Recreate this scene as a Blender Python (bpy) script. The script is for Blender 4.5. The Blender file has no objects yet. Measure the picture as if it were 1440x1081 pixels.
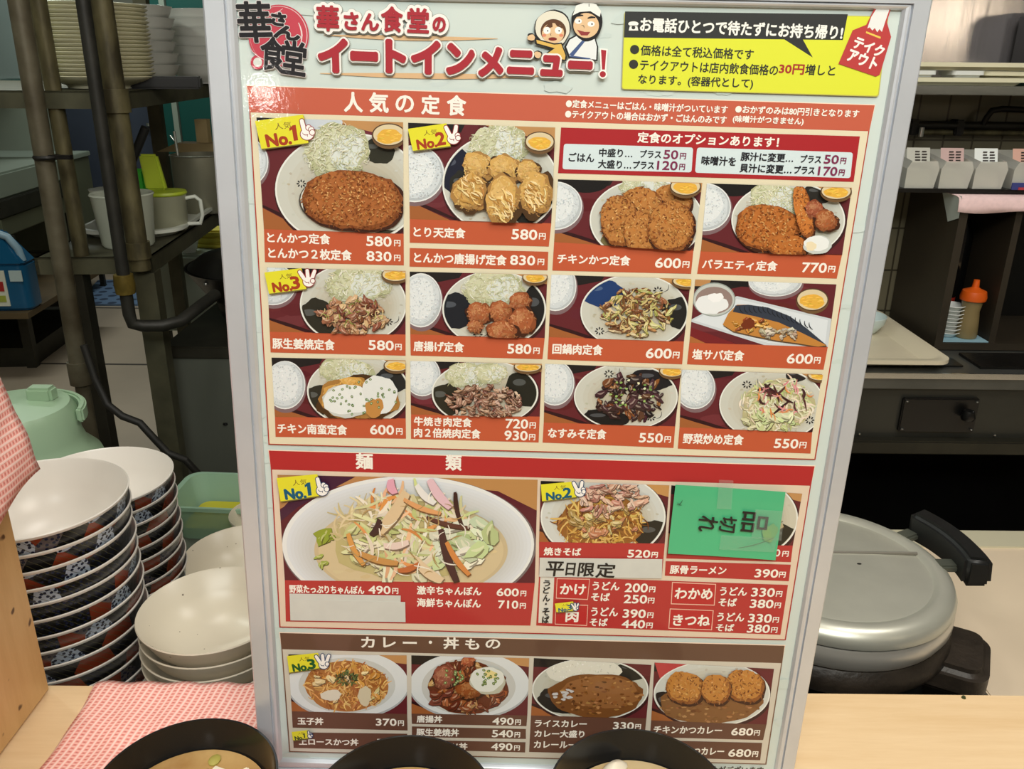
import bpy, bmesh, math, random
import numpy as np
from mathutils import Vector, Matrix
PI = math.pi
sc = bpy.context.scene
COL = sc.collection

# ------------------------------------------------------------------ camera
F, CX, CY = 1190.0, 720.0, 540.5            # focal length and centre of a 1440 x 1081 picture
PITCH, ROLL = math.radians(20.7), math.radians(0.6)
CAM = np.array([0.0, 0.0, 1.45])
_f = np.array([0, math.cos(PITCH), -math.sin(PITCH)])
_r = np.array([1.0, 0, 0]); _d = np.array([0, -math.sin(PITCH), -math.cos(PITCH)])
RIGHT = math.cos(ROLL) * _r - math.sin(ROLL) * _d
DOWN = math.sin(ROLL) * _r + math.cos(ROLL) * _d
RC = np.stack([RIGHT, DOWN, _f], 1)
cd = bpy.data.cameras.new('camera'); cam = bpy.data.objects.new('camera', cd); COL.objects.link(cam)
cd.sensor_width = 36.0; cd.lens = F / 1440.0 * 36.0; cd.clip_start = 0.02
M = Matrix.Identity(4)
for i in range(3):
    M[i][0] = RIGHT[i]; M[i][1] = -DOWN[i]; M[i][2] = -_f[i]; M[i][3] = CAM[i]
cam.matrix_world = M
sc.camera = cam

# ------------------------------------------------------------------ world, lamps, exposure
sc.view_settings.view_transform = 'Standard'; sc.view_settings.look = 'None'
sc.view_settings.exposure = 0.0; sc.view_settings.gamma = 1.0
w = bpy.data.worlds.new('room_light'); sc.world = w; w.use_nodes = True
w.node_tree.nodes['Background'].inputs[0].default_value = (0.90, 1.0, 0.95, 1)
w.node_tree.nodes['Background'].inputs[1].default_value = 0.22

def area(name, loc, target, sx, sy, power, color=(1, 1, 1), spread=180):
    l = bpy.data.lights.new(name, 'AREA'); l.shape = 'RECTANGLE'; l.size = sx; l.size_y = sy
    l.energy = power; l.color = color; l.spread = math.radians(spread)
    o = bpy.data.objects.new(name, l); COL.objects.link(o); o.location = loc
    o.rotation_euler = (Vector(target) - Vector(loc)).to_track_quat('-Z', 'Y').to_euler()
    return o
area('dining_tube_light', (0.0, -0.75, 2.35), (0, 0.45, 1.1), 1.5, 0.30, 21, (0.97, 1.0, 0.95))
area('counter_warm_light', (0.35, -0.10, 2.40), (0.2, 0.6, 0.9), 0.5, 0.5, 8.5, (1.0, 0.91, 0.80))
area('kitchen_tube_light', (-1.75, 3.0, 2.40), (-1.7, 2.9, 0.0), 1.2, 0.12, 13, (0.92, 1.0, 0.92))
area('rack_fill_light', (-1.50, 1.45, 2.40), (-0.95, 2.1, 1.3), 0.8, 0.12, 8, (0.94, 1.0, 0.90))  # added fill, no fixture: brings more light onto the left rack
area('bowl_stack_fill_light', (-0.55, 0.95, 2.35), (-0.5, 0.95, 0.9), 0.5, 0.2, 3.5, (1.0, 0.95, 0.88))  # added fill above the bowl stacks, lifts the ramen bowl insides
area('back_corner_fill_light', (-2.3, 5.4, 2.40), (-2.3, 5.4, 0.0), 0.9, 0.12, 12, (0.92, 1.0, 0.95))  # added fill that brightens the far kitchen floor and mat
area('pot_side_fill_light', (0.95, 0.85, 2.30), (0.9, 1.05, 0.6), 0.7, 0.25, 8, (1.0, 0.95, 0.88))  # added fill over pot and side table, no hood lamp there
def bulb(name, loc, power, radius, color):
    l = bpy.data.lights.new(name, 'POINT'); l.energy = power; l.shadow_soft_size = radius; l.color = color
    o = bpy.data.objects.new(name, l); COL.objects.link(o); o.location = loc
bulb('dining_bulb_light', (2.25, -1.05, 1.675), 2.6, 0.06, (1.0, 0.84, 0.60))
bulb('dining_bulb_light', (2.25, -0.76, 1.72), 2.6, 0.06, (1.0, 0.84, 0.60))
bulb('dining_bulb_light', (-0.606, -1.382, 1.497), 3.5, 0.028, (1.0, 0.97, 0.90))

# ------------------------------------------------------------------ helpers
def lin(c):
    return tuple(((x / 255.0) / 12.92 if x / 255.0 <= 0.04045 else ((x / 255.0 + 0.055) / 1.055) ** 2.4) for x in c[:3])
def ray(x, y): return RC @ np.array([(x - CX) / F, (y - CY) / F, 1.0])
def hz(x, y, z): d = ray(x, y); return CAM + d * (z - CAM[2]) / d[2]
def hy(x, y, Y): d = ray(x, y); return CAM + d * Y / d[1]

def mat(name, c, rough=0.5, metal=0.0, spec=0.5, bump=0.0, bscale=60, vary=0.0, vscale=8, c2=None, coat=0.0, trans=0.0, alpha=1.0, stretch=None):
    m = bpy.data.materials.new(name); m.use_nodes = True
    nt = m.node_tree; n = nt.nodes; L = nt.links; b = n['Principled BSDF']
    a = lin(c)
    b.inputs['Base Color'].default_value = (*a, 1); b.inputs['Roughness'].default_value = rough
    b.inputs['Metallic'].default_value = metal; b.inputs['Specular IOR Level'].default_value = spec
    b.inputs['Coat Weight'].default_value = coat; b.inputs['Transmission Weight'].default_value = trans
    b.inputs['Alpha'].default_value = alpha
    tc = n.new('ShaderNodeTexCoord'); src = tc.outputs['Object']
    if stretch:
        mp = n.new('ShaderNodeMapping'); mp.inputs['Scale'].default_value = stretch; L.new(src, mp.inputs[0]); src = mp.outputs[0]
    nz = n.new('ShaderNodeTexNoise'); nz.inputs['Scale'].default_value = vscale; nz.inputs['Detail'].default_value = 5
    L.new(src, nz.inputs['Vector'])
    rp = n.new('ShaderNodeValToRGB')
    c2l = lin(c2) if c2 else tuple(x * (1 - vary) for x in a)
    rp.color_ramp.elements[0].position = 0.36; rp.color_ramp.elements[1].position = 0.64
    rp.color_ramp.elements[0].color = (*c2l, 1); rp.color_ramp.elements[1].color = (*a, 1)
    L.new(nz.outputs['Fac'], rp.inputs[0]); L.new(rp.outputs[0], b.inputs['Base Color'])
    if bump:
        n2 = n.new('ShaderNodeTexNoise'); n2.inputs['Scale'].default_value = bscale; n2.inputs['Detail'].default_value = 4
        L.new(src, n2.inputs['Vector'])
        bp = n.new('ShaderNodeBump'); bp.inputs['Strength'].default_value = bump; bp.inputs['Distance'].default_value = 0.002
        L.new(n2.outputs['Fac'], bp.inputs['Height']); L.new(bp.outputs[0], b.inputs['Normal'])
    return m

class MB:
    """collects shapes; build() links them as ONE mesh object"""
    def __init__(s): s.v = []; s.f = []; s.m = []; s.n = 0
    def add(s, V, Fs, m=0):
        s.v.append(np.asarray(V, float).reshape(-1, 3)); s.f += [tuple(i + s.n for i in f) for f in Fs]
        s.m += [m] * len(Fs); s.n += len(V); return s
    def box(s, a, b, m=0):
        x0, y0, z0 = a; x1, y1, z1 = b
        return s.add([(x0, y0, z0), (x1, y0, z0), (x1, y1, z0), (x0, y1, z0), (x0, y0, z1), (x1, y0, z1), (x1, y1, z1), (x0, y1, z1)],
              [(0, 3, 2, 1), (4, 5, 6, 7), (0, 1, 5, 4), (1, 2, 6, 5), (2, 3, 7, 6), (3, 0, 4, 7)], m)
    def lathe(s, prof, n=48, m=0, c=(0, 0, 0), mats=None, sy=1.0, close=False):
        k = len(prof); V = []
        for i in range(n):
            a = 2 * PI * i / n
            for r, z in prof: V.append((c[0] + r * math.cos(a), c[1] + sy * r * math.sin(a), c[2] + z))
        Fs = []; ms = []
        for i in range(n):
            j = (i + 1) % n
            for q in range(k - 1):
                Fs.append((i * k + q, j * k + q, j * k + q + 1, i * k + q + 1)); ms.append(mats[q] if mats else m)
        o = s.n; s.add(V, Fs, m); s.m[-len(Fs):] = ms
        for end, flip in ((0, True), (k - 1, False)):      # cap open ends that are not on the axis
            if prof[end][0] > 1e-6 and close:
                f = [o + i * k + end for i in range(n)]; s.f.append(tuple(reversed(f)) if flip else tuple(f)); s.m.append(ms[0 if end == 0 else -1])
        return s
    def tube(s, pts, r, n=14, m=0):
        pts = [Vector(p) for p in pts]; k = len(pts); V = []; up = None
        rs = r if isinstance(r, (list, tuple)) else [r] * k
        for i, p in enumerate(pts):
            t = (pts[min(i + 1, k - 1)] - pts[max(i - 1, 0)]).normalized()
            if up is None: up = t.orthogonal().normalized()
            up = (up - t * up.dot(t)).normalized(); sd = t.cross(up)
            for j in range(n):
                a = 2 * PI * j / n; V.append(tuple(p + (up * math.cos(a) + sd * math.sin(a)) * rs[i]))
        Fs = [(i * n + j, i * n + (j + 1) % n, (i + 1) * n + (j + 1) % n, (i + 1) * n + j) for i in range(k - 1) for j in range(n)]
        Fs += [tuple(reversed(range(n))), tuple(range((k - 1) * n, k * n))]
        return s.add(V, Fs, m)
    def prism(s, poly, z0, z1, m=0, off=(0, 0)):
        n = len(poly); V = [(x + off[0], y + off[1], z0) for x, y in poly] + [(x + off[0], y + off[1], z1) for x, y in poly]
        return s.add(V, [tuple(reversed(range(n))), tuple(range(n, 2 * n))] + [(i, (i + 1) % n, n + (i + 1) % n, n + i) for i in range(n)], m)
    def build(s, name, mats, parent=None, loc=(0, 0, 0), smooth=True, bevel=0.0, seg=2, rotz=0.0, world=False, angle=40):
        me = bpy.data.meshes.new(name)
        V = np.concatenate(s.v) if s.v else np.zeros((0, 3))
        if world: V = V - np.array(loc if parent is None else parent.location)
        me.from_pydata(V.tolist(), [], s.f); me.update()
        for q in (mats if isinstance(mats, (list, tuple)) else [mats]): me.materials.append(q)
        me.polygons.foreach_set('material_index', s.m)
        if bevel:
            bm = bmesh.new(); bm.from_mesh(me); bmesh.ops.remove_doubles(bm, verts=bm.verts, dist=1e-6)
            es = [e for e in bm.edges if len(e.link_faces) == 2 and e.calc_face_angle(0) > 0.7]
            bmesh.ops.bevel(bm, geom=es, offset=bevel, segments=seg, affect='EDGES', clamp_overlap=True)
            bm.to_mesh(me); bm.free()
        if smooth:
            me.shade_smooth() if hasattr(me, 'shade_smooth') else None
            try: me.set_sharp_from_angle(angle=math.radians(angle))
            except Exception: pass
        o = bpy.data.objects.new(name, me); COL.objects.link(o)
        if parent is not None:
            o.parent = parent
            if not world: o.location = loc
        else: o.location = loc
        o.rotation_euler.z = rotz
        return o

def tag(o, label, cat, group=None, kind=None):
    if label: o['label'] = label
    if cat: o['category'] = cat
    if group: o['group'] = group
    if kind: o['kind'] = kind
    return o
def thing(name, label, cat, loc=(0, 0, 0), rotz=0.0, group=None):
    o = bpy.data.objects.new(name, None); COL.objects.link(o); o.location = loc; o.rotation_euler.z = rotz; o.empty_display_size = 0.05
    return tag(o, label, cat, group)
def struct(o): o['kind'] = 'structure'; return o
def dup(o, loc, rotz=0.0, label=None):
    c = o.copy(); COL.objects.link(c); c.location = loc; c.rotation_euler.z = rotz
    if label: c['label'] = label
    for ch in list(o.children):
        d = ch.copy(); COL.objects.link(d); d.parent = c
        for g in ch.children:
            e = g.copy(); COL.objects.link(e); e.parent = d
    return c
ORD = ['topmost', 'second', 'third', 'fourth', 'fifth', 'sixth', 'seventh', 'eighth', 'ninth', 'tenth', 'eleventh', 'twelfth', 'thirteenth', 'fourteenth', 'fifteenth',
       'sixteenth', 'seventeenth', 'eighteenth', 'nineteenth', 'twentieth']
def rrect(x0, y0, x1, y1, r, n=6):
    P = []
    for cx, cy, a0 in ((x1 - r, y1 - r, 0), (x0 + r, y1 - r, 90), (x0 + r, y0 + r, 180), (x1 - r, y0 + r, 270)):
        for i in range(n + 1):
            a = math.radians(a0 + 90 * i / n); P.append((cx + r * math.cos(a), cy + r * math.sin(a)))
    return P
# ------------------------------------------------------------------ materials
steel = mat('brushed_steel', (150, 152, 148), rough=0.38, metal=0.85, vary=0.18, vscale=3, bump=0.08, bscale=40, stretch=(1, 1, 14))
dullsteel = mat('greasy_steel', (120, 124, 112), rough=0.5, metal=0.6, vary=0.25, vscale=6)
darksteel = mat('dark_greasy_steel', (62, 60, 50), rough=0.5, metal=0.5, vary=0.35, vscale=9)
rackm = mat('rack_angle_iron', (88, 86, 66), rough=0.55, metal=0.35, vary=0.35, vscale=14, bump=0.2)
rust = mat('rusty_pipe', (112, 104, 72), rough=0.5, metal=0.3, c2=(60, 54, 36), vscale=26, bump=0.4, stretch=(1, 1, 0.35))
darkpipe = mat('dark_gas_pipe', (48, 47, 42), rough=0.5, metal=0.3, vary=0.4, vscale=20, bump=0.25)
black = mat('black_enamel', (14, 14, 14), rough=0.35, vary=0.3)
blackiron = mat('black_iron', (30, 28, 26), rough=0.42, metal=0.4, vary=0.35, vscale=20, bump=0.35, bscale=120)
blackplastic = mat('black_plastic', (28, 29, 29), rough=0.42, vary=0.2, vscale=30)
cream = mat('cream_china', (226, 222, 192), rough=0.3, vary=0.05)
greyplate = mat('grey_white_china', (205, 205, 198), rough=0.3, vary=0.05)
whitechina = mat('white_china', (232, 236, 232), rough=0.22, vary=0.03)
whiteplastic = mat('white_plastic', (222, 226, 214), rough=0.45, vary=0.06)
beigetray = mat('beige_tray_plastic', (222, 212, 186), rough=0.4, vary=0.06)
limem = mat('lime_plastic', (186, 205, 55), rough=0.4, vary=0.06)
greenpail = mat('pale_green_plastic', (160, 188, 156), rough=0.32, vary=0.08, vscale=5)
orangecap = mat('orange_plastic', (226, 96, 22), rough=0.4, vary=0.08)
clearm = mat('clear_plastic', (236, 236, 228), rough=0.25, vary=0.04, trans=0.45)
carton = mat('brown_cardboard', (176, 156, 112), rough=0.8, vary=0.1)
tealm = mat('teal_paint', (10, 78, 70), rough=0.45, vary=0.12, vscale=2)
bluegrey = mat('dark_blue_grey_panel', (66, 73, 88), rough=0.5, vary=0.12, vscale=2)
greypaint = mat('grey_painted_steel', (150, 160, 146), rough=0.45, vary=0.1, vscale=3)
olivep = mat('olive_grey_panel', (104, 106, 84), rough=0.5, vary=0.15, vscale=4)
darkwood = mat('dark_brown_board', (48, 40, 27), rough=0.6, vary=0.25, vscale=6)
chrome = mat('bright_edge_steel', (225, 228, 226), rough=0.16, metal=0.95, vary=0.05)
aluminium = mat('matt_aluminium', (214, 219, 226), rough=0.36, metal=0.4, vary=0.05, vscale=30, bump=0.05)
tableb = mat('beige_table_top', (244, 224, 196), rough=0.5, vary=0.06, vscale=4)

def woodmat(name, c1, c2, sx=(1.2, 14, 14), spots=False):
    m = mat(name, c1, rough=0.42, c2=c2, vscale=3.2, stretch=sx)
    nt = m.node_tree; n = nt.nodes; L = nt.links; b = n['Principled BSDF']
    nz = [q for q in n if q.type == 'TEX_NOISE'][0]; nz.inputs['Detail'].default_value = 8; nz.inputs['Roughness'].default_value = 0.7
    rp = [q for q in n if q.type == 'VALTORGB'][0]
    if spots:
        tc = [q for q in n if q.type == 'TEX_COORD'][0]
        v = n.new('ShaderNodeTexNoise'); v.inputs['Scale'].default_value = 55; v.inputs['Detail'].default_value = 1
        L.new(tc.outputs['Object'], v.inputs['Vector'])
        r2 = n.new('ShaderNodeValToRGB'); r2.color_ramp.elements[0].position = 0.705; r2.color_ramp.elements[1].position = 0.74
        L.new(v.outputs['Fac'], r2.inputs[0])
        mx = n.new('ShaderNodeMix'); mx.data_type = 'RGBA'
        L.new(r2.outputs[0], mx.inputs[0]); L.new(rp.outputs[0], mx.inputs[6]); mx.inputs[7].default_value = (*lin((96, 62, 34)), 1)
        L.new(mx.outputs[2], b.inputs['Base Color'])
    return m
counterwood = woodmat('pale_maple_counter', (236, 206, 164), (224, 190, 144))
panelwood = woodmat('spotted_pine_panel', (216, 176, 120), (202, 158, 102), (9, 9, 1.2), True)

def tilemat(name, c, joint, scale, bw, rh, off=(0, 0, 0), rough=0.45, mort=0.012, axis='xy'):
    m = mat(name, c, rough=rough, vary=0.12, vscale=2.5)
    nt = m.node_tree; n = nt.nodes; L = nt.links; b = n['Principled BSDF']
    rp = [q for q in n if q.type == 'VALTORGB'][0]; tc = [q for q in n if q.type == 'TEX_COORD'][0]
    mp = n.new('ShaderNodeMapping'); mp.inputs['Location'].default_value = off
    if axis == 'xz': mp.inputs['Rotation'].default_value = (-PI / 2, 0, 0)
    L.new(tc.outputs['Object'], mp.inputs[0])
    br = n.new('ShaderNodeTexBrick'); br.offset = 0.0; br.inputs['Scale'].default_value = scale
    br.inputs['Brick Width'].default_value = bw; br.inputs['Row Height'].default_value = rh; br.inputs['Mortar Size'].default_value = mort; br.inputs['Mortar Smooth'].default_value = 0.1
    L.new(mp.outputs[0], br.inputs['Vector']); L.new(rp.outputs[0], br.inputs['Color1']); L.new(rp.outputs[0], br.inputs['Color2'])
    br.inputs['Mortar'].default_value = (*lin(joint), 1); L.new(br.outputs['Color'], b.inputs['Base Color'])
    return m

def clothmat(name):
    """pink waffle cloth: woven grid of pale threads over pink with small dark gaps"""
    m = bpy.data.materials.new(name); m.use_nodes = True
    nt = m.node_tree; n = nt.nodes; L = nt.links; b = n['Principled BSDF']; b.inputs['Roughness'].default_value = 0.9; b.inputs['Specular IOR Level'].default_value = 0.1
    uv = n.new('ShaderNodeUVMap'); sp = n.new('ShaderNodeSeparateXYZ'); L.new(uv.outputs[0], sp.inputs[0])
    def tri(sock, per, a, c):
        k = n.new('ShaderNodeMath'); k.operation = 'PINGPONG'; k.inputs[1].default_value = per; L.new(sock, k.inputs[0])
        r = n.new('ShaderNodeMapRange'); r.inputs['From Min'].default_value = a * per; r.inputs['From Max'].default_value = c * per; L.new(k.outputs[0], r.inputs['Value'])
        return r.outputs[0]
    def mth(op, p, q):
        k = n.new('ShaderNodeMath'); k.operation = op
        for i, s in ((0, p), (1, q)):
            if isinstance(s, float): k.inputs[i].default_value = s
            else: L.new(s, k.inputs[i])
        return k.outputs[0]
    lu = tri(sp.outputs[0], 0.0030, 0.58, 0.74); lv = tri(sp.outputs[1], 0.0019, 0.50, 0.72)
    hole = mth('MULTIPLY', mth('SUBTRACT', 1.0, tri(sp.outputs[0], 0.0030, 0.2, 0.45)), mth('SUBTRACT', 1.0, tri(sp.outputs[1], 0.0019, 0.2, 0.5)))
    grid = mth('MAXIMUM', lu, mth('MULTIPLY', lv, 0.55))
    m1 = n.new('ShaderNodeMix'); m1.data_type = 'RGBA'; L.new(grid, m1.inputs[0])
    m1.inputs[6].default_value = (*lin((242, 160, 148)), 1); m1.inputs[7].default_value = (*lin((255, 214, 204)), 1)
    m2 = n.new('ShaderNodeMix'); m2.data_type = 'RGBA'; L.new(mth('MULTIPLY', hole, 0.5), m2.inputs[0])
    L.new(m1.outputs[2], m2.inputs[6]); m2.inputs[7].default_value = (*lin((172, 84, 84)), 1)
    L.new(m2.outputs[2], b.inputs['Base Color'])
    bp = n.new('ShaderNodeBump'); bp.inputs['Strength'].default_value = 0.35; bp.inputs['Distance'].default_value = 0.001; L.new(grid, bp.inputs['Height']); L.new(bp.outputs[0], b.inputs['Normal'])
    return m
pinkcloth = clothmat('pink_waffle_cloth')

def sheet(name, grid, m, uvgrid, thick=0.0015):
    """a draped cloth from a grid of points (rows x cols), solidified"""
    R, Cn = len(grid), len(grid[0])
    V = [tuple(p) for row in grid for p in row]
    Fs = [(i * Cn + j, i * Cn + j + 1, (i + 1) * Cn + j + 1, (i + 1) * Cn + j) for i in range(R - 1) for j in range(Cn - 1)]
    me = bpy.data.meshes.new(name); me.from_pydata(V, [], Fs); me.update(); me.materials.append(m)
    ul = me.uv_layers.new(name='UVMap'); flat = [q for row in uvgrid for q in row]
    for lp in me.loops: ul.data[lp.index].uv = flat[lp.vertex_index]
    me.shade_smooth(); o = bpy.data.objects.new(name, me); COL.objects.link(o)
    md = o.modifiers.new('thickness', 'SOLIDIFY'); md.thickness = thick; md.offset = 0
    return o

def bowlmat(name):
    """outside of the ramen bowls: black lacquer with fans of blue-white, brick red and fine gold plaid"""
    m = bpy.data.materials.new(name); m.use_nodes = True
    nt = m.node_tree; n = nt.nodes; L = nt.links; b = n['Principled BSDF']; b.inputs['Roughness'].default_value = 0.25
    tc = n.new('ShaderNodeTexCoord'); sp = n.new('ShaderNodeSeparateXYZ'); L.new(tc.outputs['Object'], sp.inputs[0])
    at = n.new('ShaderNodeMath'); at.operation = 'ARCTAN2'; L.new(sp.outputs[1], at.inputs[0]); L.new(sp.outputs[0], at.inputs[1])
    cb = n.new('ShaderNodeCombineXYZ'); L.new(at.outputs[0], cb.inputs[0])
    k = n.new('ShaderNodeMath'); k.operation = 'MULTIPLY'; k.inputs[1].default_value = 11.0; L.new(sp.outputs[2], k.inputs[0]); L.new(k.outputs[0], cb.inputs[1])
    vo = n.new('ShaderNodeTexVoronoi'); vo.inputs['Scale'].default_value = 3.1; vo.voronoi_dimensions = '2D'; L.new(cb.outputs[0], vo.inputs['Vector'])
    rp = n.new('ShaderNodeValToRGB'); rp.color_ramp.interpolation = 'CONSTANT'
    els = [(0.0, (20, 20, 22)), (0.26, (140, 60, 34)), (0.44, (22, 22, 20)), (0.54, (186, 200, 218)), (0.74, (104, 96, 98)), (0.86, (24, 24, 22))]
    while len(rp.color_ramp.elements) < len(els): rp.color_ramp.elements.new(0.5)
    for e, (p, c) in zip(rp.color_ramp.elements, els): e.position = p; e.color = (*lin(c), 1)
    s2 = n.new('ShaderNodeSeparateColor'); L.new(vo.outputs['Color'], s2.inputs[0]); L.new(s2.outputs[0], rp.inputs[0])
    # small dark-blue florets and fine plaid lines
    v2 = n.new('ShaderNodeTexVoronoi'); v2.inputs['Scale'].default_value = 17; v2.voronoi_dimensions = '2D'; L.new(cb.outputs[0], v2.inputs['Vector'])
    lt = n.new('ShaderNodeMath'); lt.operation = 'LESS_THAN'; lt.inputs[1].default_value = 0.30; L.new(v2.outputs['Distance'], lt.inputs[0])
    gt = n.new('ShaderNodeMath'); gt.operation = 'GREATER_THAN'; gt.inputs[1].default_value = 0.54; L.new(s2.outputs[0], gt.inputs[0])
    lt2 = n.new('ShaderNodeMath'); lt2.operation = 'MULTIPLY'; L.new(lt.outputs[0], lt2.inputs[0]); L.new(gt.outputs[0], lt2.inputs[1])
    m1 = n.new('ShaderNodeMix'); m1.data_type = 'RGBA'; L.new(lt2.outputs[0], m1.inputs[0]); L.new(rp.outputs[0], m1.inputs[6]); m1.inputs[7].default_value = (*lin((34, 40, 66)), 1)
    wv = n.new('ShaderNodeTexWave'); wv.bands_direction = 'DIAGONAL'; wv.inputs['Scale'].default_value = 7; wv.inputs['Distortion'].default_value = 1.5; L.new(cb.outputs[0], wv.inputs['Vector'])
    g2 = n.new('ShaderNodeMath'); g2.operation = 'GREATER_THAN'; g2.inputs[1].default_value = 0.985; L.new(wv.outputs['Fac'], g2.inputs[0])
    m2 = n.new('ShaderNodeMix'); m2.data_type = 'RGBA'; L.new(g2.outputs[0], m2.inputs[0]); L.new(m1.outputs[2], m2.inputs[6]); m2.inputs[7].default_value = (*lin((92, 92, 62)), 1)
    L.new(m2.outputs[2], b.inputs['Base Color'])
    return m
rampat = bowlmat('black_lacquer_with_painted_fans')
speckbowl = mat('speckled_beige_glaze', (226, 216, 196), rough=0.3, vary=0.05, vscale=12)
_n = speckbowl.node_tree.nodes; _L = speckbowl.node_tree.links; _v = _n.new('ShaderNodeTexVoronoi'); _v.inputs['Scale'].default_value = 130
_L.new([q for q in _n if q.type == 'TEX_COORD'][0].outputs['Object'], _v.inputs['Vector'])
_s = _n.new('ShaderNodeSeparateColor'); _L.new(_v.outputs['Color'], _s.inputs[0]); _g = _n.new('ShaderNodeMath'); _g.operation = 'GREATER_THAN'; _g.inputs[1].default_value = 0.93; _L.new(_s.outputs[0], _g.inputs[0])
_d = _n.new('ShaderNodeMath'); _d.operation = 'LESS_THAN'; _d.inputs[1].default_value = 0.16; _L.new(_v.outputs['Distance'], _d.inputs[0]); _m = _n.new('ShaderNodeMath'); _m.operation = 'MULTIPLY'; _L.new(_g.outputs[0], _m.inputs[0]); _L.new(_d.outputs[0], _m.inputs[1])
_x = _n.new('ShaderNodeMix'); _x.data_type = 'RGBA'; _L.new(_m.outputs[0], _x.inputs[0]); _L.new([q for q in _n if q.type == 'VALTORGB'][0].outputs[0], _x.inputs[6]); _x.inputs[7].default_value = (*lin((120, 104, 88)), 1); _L.new(_x.outputs[2], _n['Principled BSDF'].inputs['Base Color'])

# ------------------------------------------------------------------ the room
ZC = 0.885                                        # dining counter top
floorm = tilemat('beige_floor_tiles', (186, 168, 148), (70, 62, 54), 1.0, 2.3, 1.05, (1.35, 0.13, 0), 0.5, 0.012)
struct(MB().box((-3.6, -2.6, -0.1), (2.6, 6.5, 0)).build('floor', floorm, smooth=False))
struct(MB().box((-3.6, -2.6, 2.5), (2.6, 6.5, 2.6)).build('ceiling', mat('ceiling_paint', (200, 200, 190), rough=0.8, vary=0.05), smooth=False))
wallm = mat('dull_grey_wall', (112, 112, 100), rough=0.7, vary=0.1, vscale=2)
struct(MB().box((-3.6, 6.3, 0), (0.4, 6.5, 2.5)).build('wall_back', wallm, smooth=False))
struct(MB().box((-3.7, -2.6, 0), (-3.5, 6.5, 2.5)).build('wall_left', wallm, smooth=False))
struct(MB().box((2.4, -2.6, 0), (2.6, 2.2, 2.5)).build('wall_right', wallm, smooth=False))
struct(MB().box((0.25, 2.0, 0), (0.4, 6.3, 2.5)).build('wall_inner', wallm, smooth=False))
struct(MB().box((-3.6, -2.6, 0), (2.6, -2.5, 2.5)).build('wall_front', mat('warm_dining_wall', (222, 212, 208), rough=0.8, vary=0.05), smooth=False))
tilew = tilemat('greasy_wall_tiles', (110, 104, 84), (56, 50, 38), 1.0, 0.066, 0.10, (0.02, 0, 0.03), 0.35, 0.0022, 'xz')
struct(MB().box((0.25, 1.99, 0), (2.4, 2.1, 2.5)).build('wall_range', tilew, smooth=False))

# ------------------------------------------------------------------ dining counter, its partition and cloths
t = thing('dining_counter', 'pale wooden counter under the menu board and soup bowls', 'counter', (0.3, 0.4, 0))
MB().box((-0.95, 0.02, 0.85), (1.7, 0.662, ZC)).build('countertop', counterwood, t, bevel=0.002, world=True)
MB().box((-0.95, 0.15, 0.0), (1.7, 0.60, 0.85)).build('counter_body', darkwood, t, world=True, smooth=False)
t = MB().box((-0.50, 0.02, ZC), (-0.439, 0.655, 1.205)).build('wooden_partition', panelwood, bevel=0.004)
tag(t, 'spotted pine partition panel at the left end of the counter', 'partition')
# cloth over the partition: over the top edge and down its right face
random.seed(4)
rows = []; uvs = []
prof = [(-0.53, 1.13), (-0.517, 1.18), (-0.506, 1.208), (-0.49, 1.214), (-0.46, 1.214), (-0.444, 1.212), (-0.434, 1.205), (-0.4315, 1.19)]
NY = 44
for j in range(NY + 1):
    y = 0.28 + (0.668 - 0.28) * j / NY
    end = 1.103 + 0.012 * math.sin(y * 22) - max(0, (0.668 - y)) * 0.20
    pp = prof + [(-0.4315 + 0.017 * math.sin(q / 10 * 1.45) * (0.35 + 0.65 * (y - .28) / .388) + 0.0012 * math.sin(y * 60 + q), 1.19 + (end - 1.19) * q / 10) for q in range(1, 11)]
    d = 0; ru = []; rr = []
    for i, (x, z) in enumerate(pp):
        if i: d += math.hypot(x - pp[i - 1][0], z - pp[i - 1][1])
        rr.append((x, y + 0.0015 * math.sin(z * 70), z)); ru.append((d, y + 0.25 * d))
    rows.append(rr); uvs.append(ru)
o = sheet('waffle_cloth', rows, pinkcloth, uvs)
tag(o, 'pink waffle cloth draped over the top of the wooden partition', 'cloth', 'pink waffle cloths')
# cloth lying on the counter
rows = []; uvs = []
for i in range(41):
    f = i / 40; y = 0.30 + (0.667 - 0.30) * f
    xl = -0.385 - 0.017 * f + 0.004 * math.sin(f * 9)
    rr = []; ru = []
    for j in range(61):
        x = xl + (-0.085 - xl) * j / 60
        zz = ZC + 0.0016 + 0.0011 * (1 + math.sin(j * 0.9 + 0.6 * math.sin(f * 5))) * (0.3 + 0.7 * f) + 0.0008 * math.sin(f * 40)
        if i == 40: zz -= 0.004
        rr.append((x, y, zz)); ru.append((x - 0.12 * y, y))
    rows.append(rr); uvs.append(ru)
o = sheet('waffle_cloth', rows, pinkcloth, uvs, 0.001)
tag(o, 'pink waffle cloth lying flat on the counter beside the partition', 'cloth', 'pink waffle cloths')
o = MB().lathe([(0, 0), (0.0022, 0.0), (0.0016, 0.0018), (0, 0.002)], 7, c=(0, 0, 0)).build('herb_scrap', mat('dark_green_herb', (52, 62, 26), rough=0.7), loc=tuple(hz(1355, 981, ZC)))
tag(o, 'tiny dark green herb scrap on the bare counter by the pot', 'food scrap')

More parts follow.
